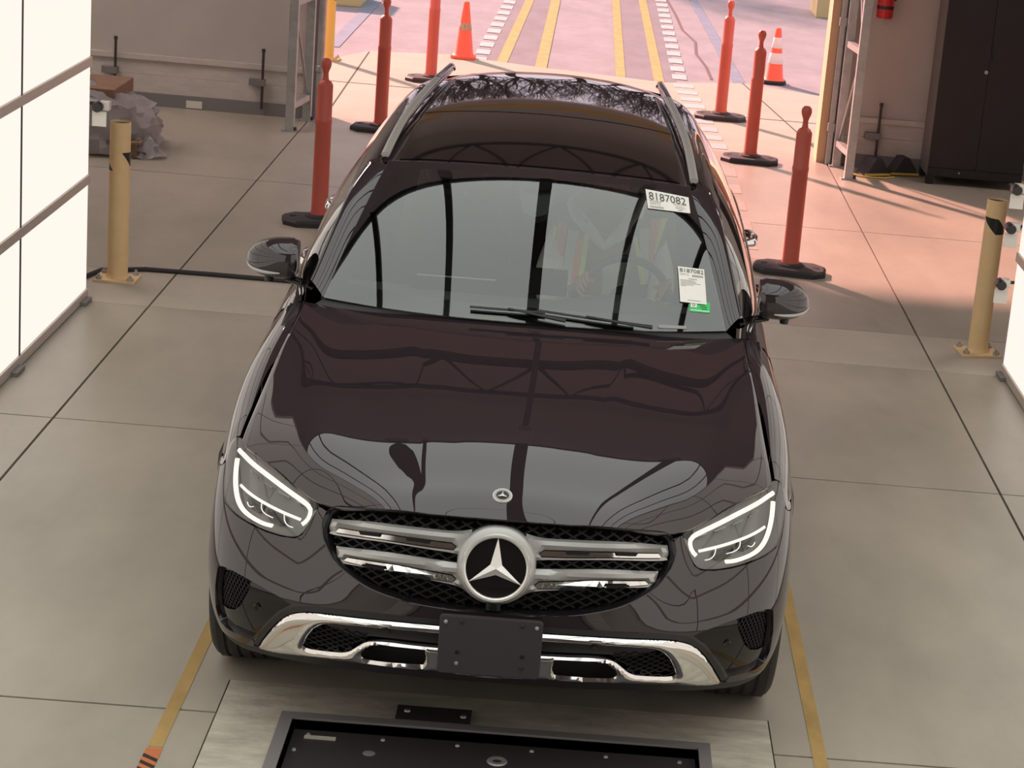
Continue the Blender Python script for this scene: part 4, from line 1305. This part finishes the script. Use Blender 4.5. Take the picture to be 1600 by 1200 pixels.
# greenhouse
def pillar_in(t):
    """inner edge: windshield side then roof side"""
    if t < .35: return wind(1, t / .35)
    return roof(1, (t - .35) / .65)
for sg in both:
    def rail_fn(a, b):
        p = pillar_in(a).copy()
        y = p[1] + (.05 * max(0, 1 - a / .35)) + (.07 * min(1, a / .35) if a < .6 else .07 * (1 - (a - .6) / .4) )
        ex, ez = EC(min(4.4, y))
        q = np.array((ex, min(y, 4.4), ez))
        r = p + (q - p) * b + np.array((.35, -.25, .75)) * (.018 * 4 * b * (1 - b))
        return (sg * r[0], r[1], r[2])
    MB().grid(rail_fn, 80, 10).build('roof_side_frame', M['paint'], car, angle=None)
    def gh(y, b):
        xb, zb = XT(y), ZT(y)
        ex, ez = EC(max(1.43, y))
        bul = .022 * 4 * b * (1 - b) * min(1, max(0, (ez - zb) / .2))
        return (sg * (xb + (ex - xb) * b + bul), y, zb + (ez - zb) * b)
    for y0, y1, nm, m in ((1.45, 2.44, 'front_side_window', M['darkglass']), (2.44, 2.54, 'door_pillar', M['gloss']), (2.54, 3.40, 'rear_side_window', M['darkglass']), (3.40, 3.47, 'door_pillar', M['gloss']), (3.47, 4.05, 'quarter_window', M['darkglass']), (4.05, 4.40, 'rear_pillar', M['paint'])):
        MB().grid(lambda a, b: gh(y0 + (y1 - y0) * a, b), 16, 8).build(nm, m, car, angle=None)
    MB().tube([gh(y, -.01) for y in np.linspace(1.47, 4.05, 30)], .008, 6).build('belt_trim', M['darkchrome'], car)
    # roof rail
    rp = NS([0, .25, .5, .8, 1.0], [(.592, 2.06, 1.540), (.576, 2.55, 1.592), (.549, 3.1, 1.615), (.514, 3.8, 1.615), (.499, 4.18, 1.602)])
    pts = [(sg * q[0], q[1], q[2]) for q in (rp(t) for t in np.linspace(0, 1, 40))]
    rr = [.017 if t < .55 else .017 - .004 * (t - .55) / .45 for t in np.linspace(0, 1, 40)]
    ra = MB().tube(pts[:30], rr[:30], 12, flat=.62, up=(0, 0, 1)).build('roof_rail', M['railalu'], car, angle=60)
    MB().tube(pts[28:] + [(sg * .494, 4.23, 1.580)], [.0155] * 12 + [.015, ], 12, flat=.8).build('rail_end', M['gloss'], ra, angle=60)
    MB().tube([(q[0] - sg * .001, q[1], q[2] - .020) for q in pts], .013, 8).build('rail_base', M['gloss'], ra, angle=60)

# roof with its glass panels
roofo = MB().grid(lambda a, b: roof(-1 + 2 * a, b), 40, 60).build('roof', M['paint'], car, angle=None)
def rg(v0, v1, nm):
    def f(a, b):
        p = roof((-1 + 2 * a) * .90, v0 + (v1 - v0) * b); return (p[0], p[1], p[2] + .004)
    return MB().grid(f, 36, 40).build(nm, M['roofglass'], roofo, angle=None)
rg(.012, .36, 'sunroof_panel'); rg(.366, .80, 'sunroof_panel')
# windshield
def wmap(u, v, o=0.):
    p = wind(u, v)
    e = 1e-3
    n = np.cross(wind(u + e, v) - wind(u - e, v), wind(u, v + e) - wind(u, v - e)); n /= np.linalg.norm(n)
    return p + n * o
ws = MB().grid(lambda a, b: wmap(-1 + 2 * a, b, .002), 72, 48).build('windshield', M['windglass'], car, angle=None)
# black glass border (inside face) and the camera cover behind the mirror
wo = [(-1, 0), (1, 0), (1, 1), (-1, 1)]
wi = smooth_poly([(-.93, .115), (-.5, .095), (0, .090), (.5, .095), (.93, .115), (.945, .16), (.955, .55), (.945, .88), (.90, .935), (.5, .945), (.13, .94), (.10, .86), (0, .84), (-.10, .86), (-.13, .94), (-.5, .945), (-.90, .935), (-.945, .88), (-.955, .55), (-.945, .16)], 2)
panel('glass_border', wo, [wi], wmap, .05, M['gloss'], ws, off=-.002)
# cowl and wipers
MB().grid(lambda a, b: tuple(wind(-1 + 2 * a, .02) * (1 - b) + (hood((-1 + 2 * a), 1) + np.array((0, 0, -.03))) * b + np.array((0, 0, -.012))), 40, 3).build('cowl', M['matte'], car, angle=None)
def wiper(u0, v0, u1, v1, ua, va, nm='wiper'):
    P = [wmap(u0 + (u1 - u0) * t, v0 + (v1 - v0) * t, .016) for t in np.linspace(0, 1, 14)]
    w = MB().tube(P, .007, 8, flat=.6).build('wiper', M['matte'], car)
    A = [wmap(ua + (u0 * .5 + u1 * .5 - ua) * t, va + (v0 * .5 + v1 * .5 - va) * t, .024) for t in np.linspace(0, 1, 8)]
    MB().tube(A, [.011, .010, .009, .008, .007, .006, .006, .005], 8, flat=.7).build('wiper_arm', M['matte'], w)
wiper(-.27, .050, .10, .052, .20, .01)
wiper(.06, .062, .54, .022, .62, .0)

# mirrors
for sg in both:
    C0 = np.array((.855, 1.665, 1.193))
    def mir(a, b):
        # a: inner (0) -> tip (1), b around
        q = a
        prof = (1 - max(0, (q - .30) / .70) ** 2.3) ** .5 if q < 1 else 0
        if q < .10: prof *= .90 + 1.0 * q
        hz_, hy = .073 * prof + .001, .082 * prof + .001
        t = 2 * math.pi * b
        zc = C0[2] + .006 - .012 * q ** 2
        c_, s_ = math.cos(t), math.sin(t)
        e = lambda w, k: math.copysign(abs(w) ** k, w)
        return (sg * (C0[0] + .187 * q), C0[1] + .02 * q ** 2 + hy * e(c_, .8), zc + hz_ * e(s_, .8) - (.012 * q if s_ < 0 else 0) * 0)
    mb = MB().grid(lambda a, b: mir(a ** .9 if a < 1 else 1, b), 26, 36)
    mb.grid(lambda a, b: tuple(np.array(mir(0, b)) * a + np.array((sg * (C0[0] - .004), C0[1], C0[2])) * (1 - a)), 2, 36)
    mo = mb.build('side_mirror', M['paint'], car, angle=50)
    # turn-signal strip along the front lower edge of the shell
    pts = []
    for t in np.linspace(.28, .985, 20):
        ang = (.56 + .015 * t)
        x, y, z = mir(t, ang + .012)
        pts.append((x + sg * .001, y - .003, z - .002))
    MB().tube(pts, [.0018 + .0045 * math.sin(math.pi * min(1, k / 22 + .06)) for k in range(20)], 8).build('signal_strip', M['signal'], mo)
    MB().grid(lambda a, b: tuple(np.array(mir(.06 + .86 * a, .93 + .14 * b)) + np.array((0, .002, 0))), 16, 8).build('mirror_glass', M['chrome'], mo, angle=None)
    MB().tube([(sg * .775, 1.60, 1.105), (sg * .825, 1.625, 1.118), (sg * .885, 1.655, 1.128)], [.030, .024, .026], 14, flat=.55).build('mirror_arm', M['gloss'], mo)
    MB().lathe([(0, -.02), (.016, -.018), (.018, 0)], (sg * .955, 1.655, 1.128), 14).build('mirror_camera', M['matte'], mo)

# wheels
def tyre_prof(R=.369, w=.122):
    pr = [(.245, -w * .80), (.262, -w * .90), (.31, -w), (.345, -w * .97), (.360, -w * .88), (.366, -w * .78)]
    for k in range(5):
        x = -w * .66 + k * w * .33
        pr += [(R, x - w * .115), (R, x + w * .07), (R - .007, x + w * .085), (R - .007, x + w * .13), ] if k < 4 else [(R, x - w * .115), (R, x + w * .12)]
    pr += [(.366, w * .78), (.360, w * .88), (.345, w * .97), (.31, w), (.262, w * .90), (.245, w * .80)]
    return pr
for yc in (.838, 3.711):
    for sg in both:
        wx = .822
        ty = MB().lathe(tyre_prof(), (sg * wx, yc, .369), 72, 'x').build('wheel', M['tyre'], car, angle=30)
        rb = MB().lathe([(.245, -.098), (.235, -.085), (.215, .03), (.215, .06), (.235, .098), (.245, .10)], (sg * wx, yc, .369), 48, 'x')
        for k in range(10):
            a = 2 * math.pi * k / 10 + (.14 if k % 2 else -.14)
            p0 = (sg * (wx + .075), yc + .05 * math.cos(a), .369 + .05 * math.sin(a)); p1 = (sg * (wx + .09), yc + .235 * math.cos(a), .369 + .235 * math.sin(a))
            rb.bar(p0, p1, .03, .025, up=(1, 0, 0))
        rb.lathe([(0, sg * .09), (.05, sg * .088), (.065, sg * .07), (.065, sg * .02)], (sg * wx, yc, .369), 28, 'x')
        rb.build('rim', M['rim'], ty, angle=40)
        MB().lathe([(.0, sg * .0), (.17, sg * .0), (.17, -sg * .02), (0, -sg * .02)], (sg * (wx + .01), yc, .369), 32, 'x').build('brake_disc', M['steel'], ty, angle=40)

# rear of the body
def rear(a, b):
    x = -1 + 2 * a
    zz = NS([0, .25, .5, .75, 1], [(4.60, .22, .70), (4.68, .50, .80), (4.64, .90, .78), (4.60, 1.19, .68), (4.38, 1.56, .55)])(b)
    return (zz[2] * x, zz[0] - .10 * abs(x) ** 3, zz[1] - .03 * x * x * b)
tg = MB().grid(rear, 30, 30).build('tailgate', M['paint'], car, angle=None)
def rear_off(a0, a1, b0, b1, nm, m):
    return MB().grid(lambda a, b: tuple(np.array(rear(a0 + (a1 - a0) * a, b0 + (b1 - b0) * b)) + np.array((0, .006, .003))), 16, 10).build(nm, m, tg, angle=None)
rear_off(.14, .86, .78, .95, 'rear_window', M['roofglass'])
for a0, a1 in ((.02, .3), (.70, .98)): rear_off(a0, a1, .58, .70, 'tail_lamp', M['tail'])
mb = MB().grid(lambda a, b: tuple(np.array(roof(-1 + 2 * a, 1)) * (1 - b) + np.array(rear(a, 1)) * b), 30, 2)
mb.build('roof_spoiler', M['gloss'], car, angle=None)
for sg in both:
    mb = MB()
    mb.grid(lambda a, b: tuple(np.array((sg * sec(4.64, .245 + (ZT(4.64) - .245) * b), 4.64, .245 + (ZT(4.64) - .245) * b)) * (1 - a) + np.array(rear(.5 + .5 * sg, b * .75)) * a), 2, 16)
    mb.build('rear_corner', M['paint'], car, angle=None)
MB().box(-.78, .78, .35, 4.5, .20, .235).build('underbody', M['void'], car, smooth=False)
MB().box(-.60, .60, .26, .30, .26, .80).build('radiator', M['void'], car, smooth=False)

# ------------------------------------------------------------------ cabin
def dashf(a, b):
    x = -.70 + 1.4 * a
    y = 1.40 + .78 * b - .10 * (1 - abs(2 * a - 1) ** 2) * (1 - b)
    z = 1.075 - .02 * b - .05 * b ** 6 - (.02 if .15 < a < .6 else 0) * b ** 3
    if .62 < a < .90: z += .035 * math.sin(math.pi * (a - .62) / .28) * b ** 2
    return (x, y, z)
mb = MB().grid(dashf, 40, 14)
mb.grid(lambda a, b: (dashf(a, 1)[0], 2.18 - .02 * b, dashf(a, 1)[2] - .30 * b), 40, 2)
dsh = mb.build('dashboard', M['dash'], car, angle=60)
MB().box(-.14, .14, 2.10, 2.125, 1.03, 1.135).build('center_screen', M['gloss'], dsh, smooth=False, bevel=.004)
MB().tube([(-.45, 2.14, 1.062), (.10, 2.14, 1.066)], .004, 6).build('dash_trim', M['lampbowl'], dsh)
SWC = np.array((.37, 2.20, 1.0)); tw = math.radians(24)
sy = np.array((0, math.sin(tw), math.cos(tw)))
sw = MB().tube([SWC + e1 * .182 * math.cos(t) + sy * .182 * math.sin(t) for t in np.linspace(0, 2 * math.pi, 49)], .016, 10, cap=False).build('steering_wheel', M['seatm'], car)
mb = MB()
for t in (0, math.pi, -math.pi / 2):
    mb.bar(SWC, SWC + e1 * .178 * math.cos(t) + sy * .178 * math.sin(t), .04, .02, up=(0, 1, 0))
mb.build('spokes', M['satin'], sw, smooth=False)
MB().lathe([(0, -.03), (.055, -.028), (.07, 0), (.03, .02)], tuple(SWC + np.array((0, .02, 0))), 24, 'y').build('airbag_hub', M['seatm'], sw)
def seat(x, y, nm='seat'):
    s = MB()
    def back(a, b):
        w = .25 - .05 * b ** 3; t = 2 * math.pi * a
        return (x + w * math.cos(t), y + .30 + .20 * b + .075 * math.sin(t) * (1 - .3 * b), .50 + .72 * b)
    s.grid(back, 24, 14)
    s.grid(lambda a, b: tuple(np.array(back(a, 1)) * (1 - b) + np.array((x, y + .50, 1.235)) * b), 24, 3)
    so = s.build('seat', M['seatm'], car, angle=None)
    s2 = MB().grid(lambda a, b: (x + .26 * math.copysign(abs(math.cos(2 * math.pi * a)) ** .6, math.cos(2 * math.pi * a)) * math.sin(math.pi * b) ** .5, y + .06 + .29 * math.copysign(abs(math.sin(2 * math.pi * a)) ** .6, math.sin(2 * math.pi * a)) * math.sin(math.pi * b) ** .5, .44 - .09 * math.cos(math.pi * b)), 24, 10)
    s2.build('cushion', M['seatm'], so, angle=None)
    s3 = MB().grid(lambda a, b: (x + .13 * math.copysign(abs(math.cos(2 * math.pi * a)) ** .7, math.cos(2 * math.pi * a)) * math.sin(math.pi * b) ** .5, y + .50 + .055 * math.sin(2 * math.pi * a) * math.sin(math.pi * b) ** .5, 1.36 - .10 * math.cos(math.pi * b)), 20, 10)
    s3.build('headrest', M['seatm'], so, angle=None)
    MB().tube([(x - .05, y + .5, 1.2), (x - .05, y + .5, 1.3)], .008, 6).tube([(x + .05, y + .5, 1.2), (x + .05, y + .5, 1.3)], .008, 6).build('headrest_posts', M['darkchrome'], so)
seat(-.37, 2.42); seat(.37, 2.42); seat(-.37, 3.25); seat(.37, 3.25)
MB().box(-.11, .11, 2.15, 3.1, .30, .80).build('center_console', M['interior'], car, smooth=False, bevel=.02)
MB().box(-.78, .78, 1.5, 4.3, .235, .30).build('cabin_floor', M['interior'], car, smooth=False)
cm = MB().grid(lambda a, b: (.115 * math.cos(2 * math.pi * a) * math.sin(math.pi * b), 2.07 + .018 * math.cos(math.pi * b), 1.435 + .033 * math.sin(2 * math.pi * a) * math.sin(math.pi * b)), 24, 10).build('cabin_mirror', M['gloss'], car, angle=None)
MB().tube([(0, 2.06, 1.46), (0, 1.99, 1.515)], .012, 8).build('mirror_stem', M['gloss'], cm)
panel('sensor_cover', smooth_poly([(-.12, .93), (-.10, .80), (-.07, .70), (0, .675), (.07, .70), (.10, .80), (.12, .93)], 2), [], wmap, .03, M['matte'], car, off=-.02, wall=.03)

# stickers on the windshield
def quad_map(Q, off):
    Q = [np.array(q) for q in Q]          # TL, TR, BR, BL in (u, v)
    return lambda a, b, o=0.: wmap(*(Q[3] * (1 - a) * (1 - b) + Q[2] * a * (1 - b) + Q[0] * (1 - a) * b + Q[1] * a * b), off + o)
def sticker(nm, Q, m, off, label=None):
    f = quad_map(Q, off)
    mb = MB().grid(lambda a, b: f(a, b), 10, 8)
    o = mb.build(nm, m, car, angle=None)
    if label: o['label'] = label
    return o, f
def words(par, f, txt, x, y, w, h, m, nm, o=.0012):
    v, fc = text_mesh(txt, 1.0)
    V = np.array(v); mn, mx = V.min(0), V.max(0)
    mb = MB()
    mb.add([f(x + w * (p[0] - mn[0]) / (mx[0] - mn[0]), y + h * (p[1] - mn[1]) / (mx[1] - mn[1]), o) for p in V], fc)
    return mb.build(nm, m, par, smooth=False, merge=0)
def bars(par, f, items, m, nm, o=.0012):
    mb = MB()
    for x, y, w, h in items:
        mb.add([f(x, y, o), f(x + w, y, o), f(x + w, y + h, o), f(x, y + h, o)], [(0, 1, 2, 3)])
    return mb.build(nm, m, par, smooth=False, merge=0)
st, f = sticker('windshield_sticker', [(.690, .923), (.966, .897), (.951, .774), (.687, .778)], M['sticker'], .005, 'white paper sticker reading 8187082 at the top of the windshield')
words(st, f, '8187082', .06, .46, .86, .42, M['ink'], 'printed_number')
words(st, f, 'OMT2', .06, .21, .25, .14, M['faint'], 'printed_code')
bars(st, f, [(.05, .40, .30, .03), (.62, .40, .30, .025), (.66, .28, .20, .02), (.66, .19, .24, .02), (.72, .08, .1, .04)] + [(.05 + .03 * k, .05, .018, .10) for k in range(11)], M['faint'], 'fine_print')
st, f = sticker('windshield_sticker', [(.806, .392), (.951, .381), (.924, .156), (.787, .171)], M['sticker'], .0065, 'tall white paper sticker reading 8187082 at the lower right of the windshield')
words(st, f, '8187082', .06, .84, .90, .115, M['ink'], 'printed_number')
words(st, f, 'OMT2', .06, .755, .32, .05, M['faint'], 'printed_code')
bars(st, f, [(.52 + .035 * k, .735, .022, .06) for k in range(12)] + [(.36, .66, .34, .015), (.06, .61, .55, .012), (.06, .57, .6, .012), (.06, .53, .75, .012), (.06, .49, .5, .012), (.06, .45, .2, .012), (.28, .06, .5, .012)], M['faint'], 'fine_print')
st, f = sticker('inspection_sticker', [(.838, .180), (.944, .170), (.933, .106), (.829, .117)], M['green'], .0035, 'small green sticker below the tall white paper')
bars(st, f, [(.06, .42, .30, .50), (.05, .10, .9, .08)], M['sticker'], 'pale_field')
words(st, f, '0', .14, .50, .14, .34, M['ink'], 'printed_number', .002)
bars(st, f, [(.45, .70, .3, .06), (.5, .5, .35, .06), (.6, .3, .25, .06)], M['ink'], 'fine_print')
bars(car, quad_map([(.66, .035), (.80, .03), (.80, .012), (.66, .017)], .004), [(0, 0, 1, 1)], M['faint'], 'serial_label', 0)
# ------------------------------------------------------------------ the driver
def skin_mesh(nodes, edges, sub=2):
    """nodes: list of (x, y, z, rx, ry); returns vertices and faces of the grown surface"""
    me = bpy.data.meshes.new('skin_tmp')
    me.from_pydata([n[:3] for n in nodes], edges, [])
    o = bpy.data.objects.new('skin_tmp', me)
    COL.objects.link(o)
    o.modifiers.new('s', 'SKIN')
    ss = o.modifiers.new('u', 'SUBSURF')
    ss.levels = sub
    for i, n in enumerate(nodes):
        d = me.skin_vertices[0].data[i]
        d.radius = (n[3], n[4])
        d.use_root = (i == 0)
    dg = bpy.context.evaluated_depsgraph_get()
    e = bpy.data.meshes.new_from_object(o.evaluated_get(dg))
    v = [tuple(q.co) for q in e.vertices]
    f = [tuple(p.vertices) for p in e.polygons]
    bpy.data.objects.remove(o)
    bpy.data.meshes.remove(e)
    bpy.data.meshes.remove(me)
    return v, f

XD = .29
dr = empty('person', (XD, 2.6, .30), label='seated driver in a high-visibility vest over a pale hoodie behind the windshield', cat='person')
torso = [(XD + .06, 2.66, .60, .15, .12), (XD + .05, 2.67, .75, .145, .11), (XD + .02, 2.645, .93, .16, .115), (XD, 2.61, 1.10, .17, .115), (XD - .005, 2.59, 1.21, .12, .095), (XD - .005, 2.575, 1.29, .055, .055), (XD - .005, 2.56, 1.35, .055, .06)]
arms, ae = [], []
def limb(base, pts):
    k = len(torso) + len(arms)
    for p in pts: arms.append(p)
    ae.append((base, k))
    for i in range(len(pts) - 1): ae.append((k + i, k + i + 1))
for sx in (-1, 1):
    limb(4, [(XD + sx * .17, 2.60, 1.20, .062, .062), (XD + sx * .235, 2.52, 1.03, .048, .048), (XD + sx * .225, 2.40, .935, .042, .042), (XD + .06 + sx * .175, 2.285, 1.02, .030, .034), (XD + .07 + sx * .165, 2.235, 1.055, .030, .022)])
leg = [(XD + .06 + sx * .10, 2.55, .56, .088, .085) for sx in (-1, 1)]
base_e = [(i, i + 1) for i in range(len(torso) - 1)]
nodes, edges = list(torso) + list(arms), base_e + ae
for sx in (-1, 1):
    k = len(nodes)
    nodes += [(XD + .06 + sx * .10, 2.52, .575, .085, .08), (XD + .07 + sx * .13, 2.20, .64, .062, .062), (XD + .08 + sx * .12, 1.98, .44, .05, .05), (XD + .08 + sx * .11, 1.88, .345, .038, .04), (XD + .08 + sx * .11, 1.76, .335, .04, .028)]
    edges += [(0, k), (k, k + 1), (k + 1, k + 2), (k + 2, k + 3), (k + 3, k + 4)]
body = MB()
v, f = skin_mesh(nodes, edges)
body.add(v, f)
# head
HCN = np.array((XD - .005, 2.535, 1.425))
def headf(a, b):
    th, ph = 2 * math.pi * a, math.pi * b
    x, y, z = math.sin(ph) * math.cos(th), math.sin(ph) * math.sin(th), -math.cos(ph)
    w = .074 * (1 - .20 * max(0, -z) ** 1.5)
    q = np.array((w * x, .092 * y, .112 * z))
    if y < 0:
        fr = -y
        q[1] += .010 * fr * max(0, -z)
        nose = math.exp(-(q[0] / .012) ** 2 - ((q[2] + .014) / .024) ** 2)
        q[1] -= .022 * nose * fr
        for s_ in (-1, 1):
            q[1] += .010 * math.exp(-((q[0] - s_ * .030) / .015) ** 2 - ((q[2] - .014) / .012) ** 2) * fr
        q[1] -= .005 * math.exp(-(q[0] / .022) ** 2 - ((q[2] + .054) / .008) ** 2)
        q[1] += .004 * math.exp(-(q[0] / .024) ** 2 - ((q[2] + .0585) / .003) ** 2)
        q[1] -= .006 * math.exp(-(q[0] / .020) ** 2 - ((q[2] + .095) / .016) ** 2)
    return tuple(HCN + q)
body.grid(headf, 48, 36)
for s_ in (-1, 1):
    body.grid(lambda a, b: (HCN[0] + s_ * (.074 + .006 * math.sin(math.pi * b)), HCN[1] + .012 + .016 * math.cos(2 * math.pi * a) * math.sin(math.pi * b), HCN[2] + .005 - .028 * math.cos(math.pi * b) + .0 * a), 14, 8)
# hands: palm and five fingers closing on the wheel rim
for sx in (-1, 1):
    c = np.array((XD + .07 + sx * .165, 2.225, 1.062))
    hn, he = [(c[0], c[1] + .02, c[2], .026, .018), (c[0], c[1] - .012, c[2] + .015, .036, .016)], [(0, 1)]
    for k in range(4):
        o_ = (k - 1.5) * .019
        L = (.026, .030, .028, .022)[k]
        n = len(hn)
        hn += [(c[0] + o_ * .6 , c[1] - .03, c[2] + .025 + o_, .0088, .0088), (c[0] + o_ * .5, c[1] - .03 - L, c[2] + .012 + o_, .0082, .0082), (c[0] - sx * .018 + o_ * .4, c[1] - .036 - L * .6, c[2] - .012 + o_, .0074, .0074)]
        he += [(1, n), (n, n + 1), (n + 1, n + 2)]
    n = len(hn)
    hn += [(c[0] - sx * .03, c[1] - .005, c[2] + .012, .0105, .0105), (c[0] - sx * .045, c[1] - .028, c[2] + .02, .009, .009)]
    he += [(0, n), (n, n + 1)]
    v, f = skin_mesh(hn, he, 1)
    body.add(v, f)
bo = body.build('body', M['skin'], dr, angle=None, merge=0)
for s_ in (-1, 1):
    e_ = MB().lathe([(0, -.0115), (.006, -.0095), (.010, -.004), (.0115, 0)], (HCN[0] + s_ * .030, HCN[1] - .066, HCN[2] + .014), 14, 'y').build('eye', M['white'], dr)
    MB().lathe([(0, -.0125), (.0045, -.0115)], (HCN[0] + s_ * .030, HCN[1] - .066, HCN[2] + .014), 12, 'y').build('iris', M['hair'], e_)
MB().grid(lambda a, b: tuple(HCN + (np.array(headf(a, .52 + .48 * b)) - HCN) * 1.07 + np.array((0, .014 * (1 - b), .0))) if not (math.sin(2 * math.pi * a) < -.1 and b < .55) else tuple(HCN + (np.array(headf(a, .80)) - HCN) * 1.05), 40, 16).build('hair', M['hair'], dr, angle=None)
# hoodie: the same arms and torso, a little fuller, and the hood folded round the neck
hn = [tuple(n[:3]) + (n[3] + .016, n[4] + .016) for n in torso[1:5]] 
he = [(0, 1), (1, 2), (2, 3)]
for sx in range(2):
    k = len(hn)
    a_ = arms[sx * 5:sx * 5 + 4]
    hn += [tuple(n[:3]) + (n[3] + .012, n[4] + .012) for n in a_]
    he += [(3, k), (k, k + 1), (k + 1, k + 2), (k + 2, k + 3)]
v, f = skin_mesh(hn, he)
hm = MB(); hm.add(v, f)
hm.tube([(XD - .155, 2.56, 1.315), (XD - .13, 2.50, 1.27), (XD - .07, 2.475, 1.215), (XD - .015, 2.46, 1.165), (XD + .05, 2.475, 1.225), (XD + .10, 2.50, 1.30), (XD + .125, 2.57, 1.36)], [.026, .030, .028, .024, .030, .034, .028], 12)
hm.tube([(XD - .155, 2.56, 1.315), (XD - .09, 2.66, 1.33), (XD, 2.69, 1.33), (XD + .09, 2.66, 1.34), (XD + .125, 2.57, 1.36)], [.026, .04, .045, .04, .028], 12)
hm.build('hoodie', M['hoodie'], dr, angle=None, merge=0)
v, f = skin_mesh([tuple(n[:3]) + (n[3] + .013, n[4] + .013) for n in [nodes[0]]] + [tuple(n[:3]) + (n[3] + .010, n[4] + .010) for n in nodes[17:21]] + [tuple(n[:3]) + (n[3] + .010, n[4] + .010) for n in nodes[22:26]],
                [(0, 1), (1, 2), (2, 3), (3, 4), (0, 5), (5, 6), (6, 7), (7, 8)])
tm = MB(); tm.add(v, f); tm.build('trousers', M['trousers'], dr, angle=None, merge=0)
# vest panels with their tapes
def vy(x, z, o):
    q = max(-.98, min(.98, (x - XD) / .245))
    return 2.60 - .135 * math.sqrt(1 - q * q) - o + .06 * max(0, z - 1.15)
def vp(xa0, xb0, xa1, xb1, z0, z1, o):
    """strip from (xa0..xb0) at z0 to (xa1..xb1) at z1"""
    def f_(a, b):
        x = (xa0 + (xb0 - xa0) * a) * (1 - b) + (xa1 + (xb1 - xa1) * a) * b
        z = z0 + (z1 - z0) * b
        return (x, vy(x, z, o), z)
    return f_
vs_ = MB().grid(vp(XD - .235, XD - .10, XD - .235, XD - .09, .80, 1.27, .018), 10, 14).grid(vp(XD + .10, XD + .235, XD + .09, XD + .235, .80, 1.29, .018), 10, 14)
ve = vs_.build('vest', M['vest'], dr, angle=None)
for nm, m, q in (('silver_tape', 'silver', (XD - .185, XD - .13, XD - .165, XD - .12, .85, 1.22, .022)), ('orange_tape', 'hiorange', (XD - .215, XD - .19, XD - .21, XD - .17, .95, 1.24, .021)), ('orange_tape', 'hiorange', (XD - .15, XD - .125, XD - .125, XD - .10, .85, 1.20, .024)), ('lime_tape', 'lime', (XD - .125, XD - .10, XD - .098, XD - .078, .82, 1.22, .025)), ('lime_tape', 'lime', (XD - .235, XD - .222, XD - .228, XD - .212, 1.0, 1.22, .020)), ('silver_tape', 'silver', (XD + .15, XD + .175, XD + .12, XD + .185, 1.02, 1.25, .022)), ('orange_tape', 'hiorange', (XD + .175, XD + .185, XD + .165, XD + .205, 1.08, 1.29, .024)), ('lime_tape', 'lime', (XD + .145, XD + .165, XD + .10, XD + .115, 1.02, 1.22, .025)), ('lime_tape', 'lime', (XD + .185, XD + .195, XD + .205, XD + .235, 1.14, 1.29, .023))):
    MB().grid(vp(*q), 4, 12).build(nm, M[m], ve, angle=None)
bd = MB().box(XD - .245, XD - .175, 2.485, 2.489, 1.03, 1.105).build('name_badge', M['white'], ve, smooth=False)
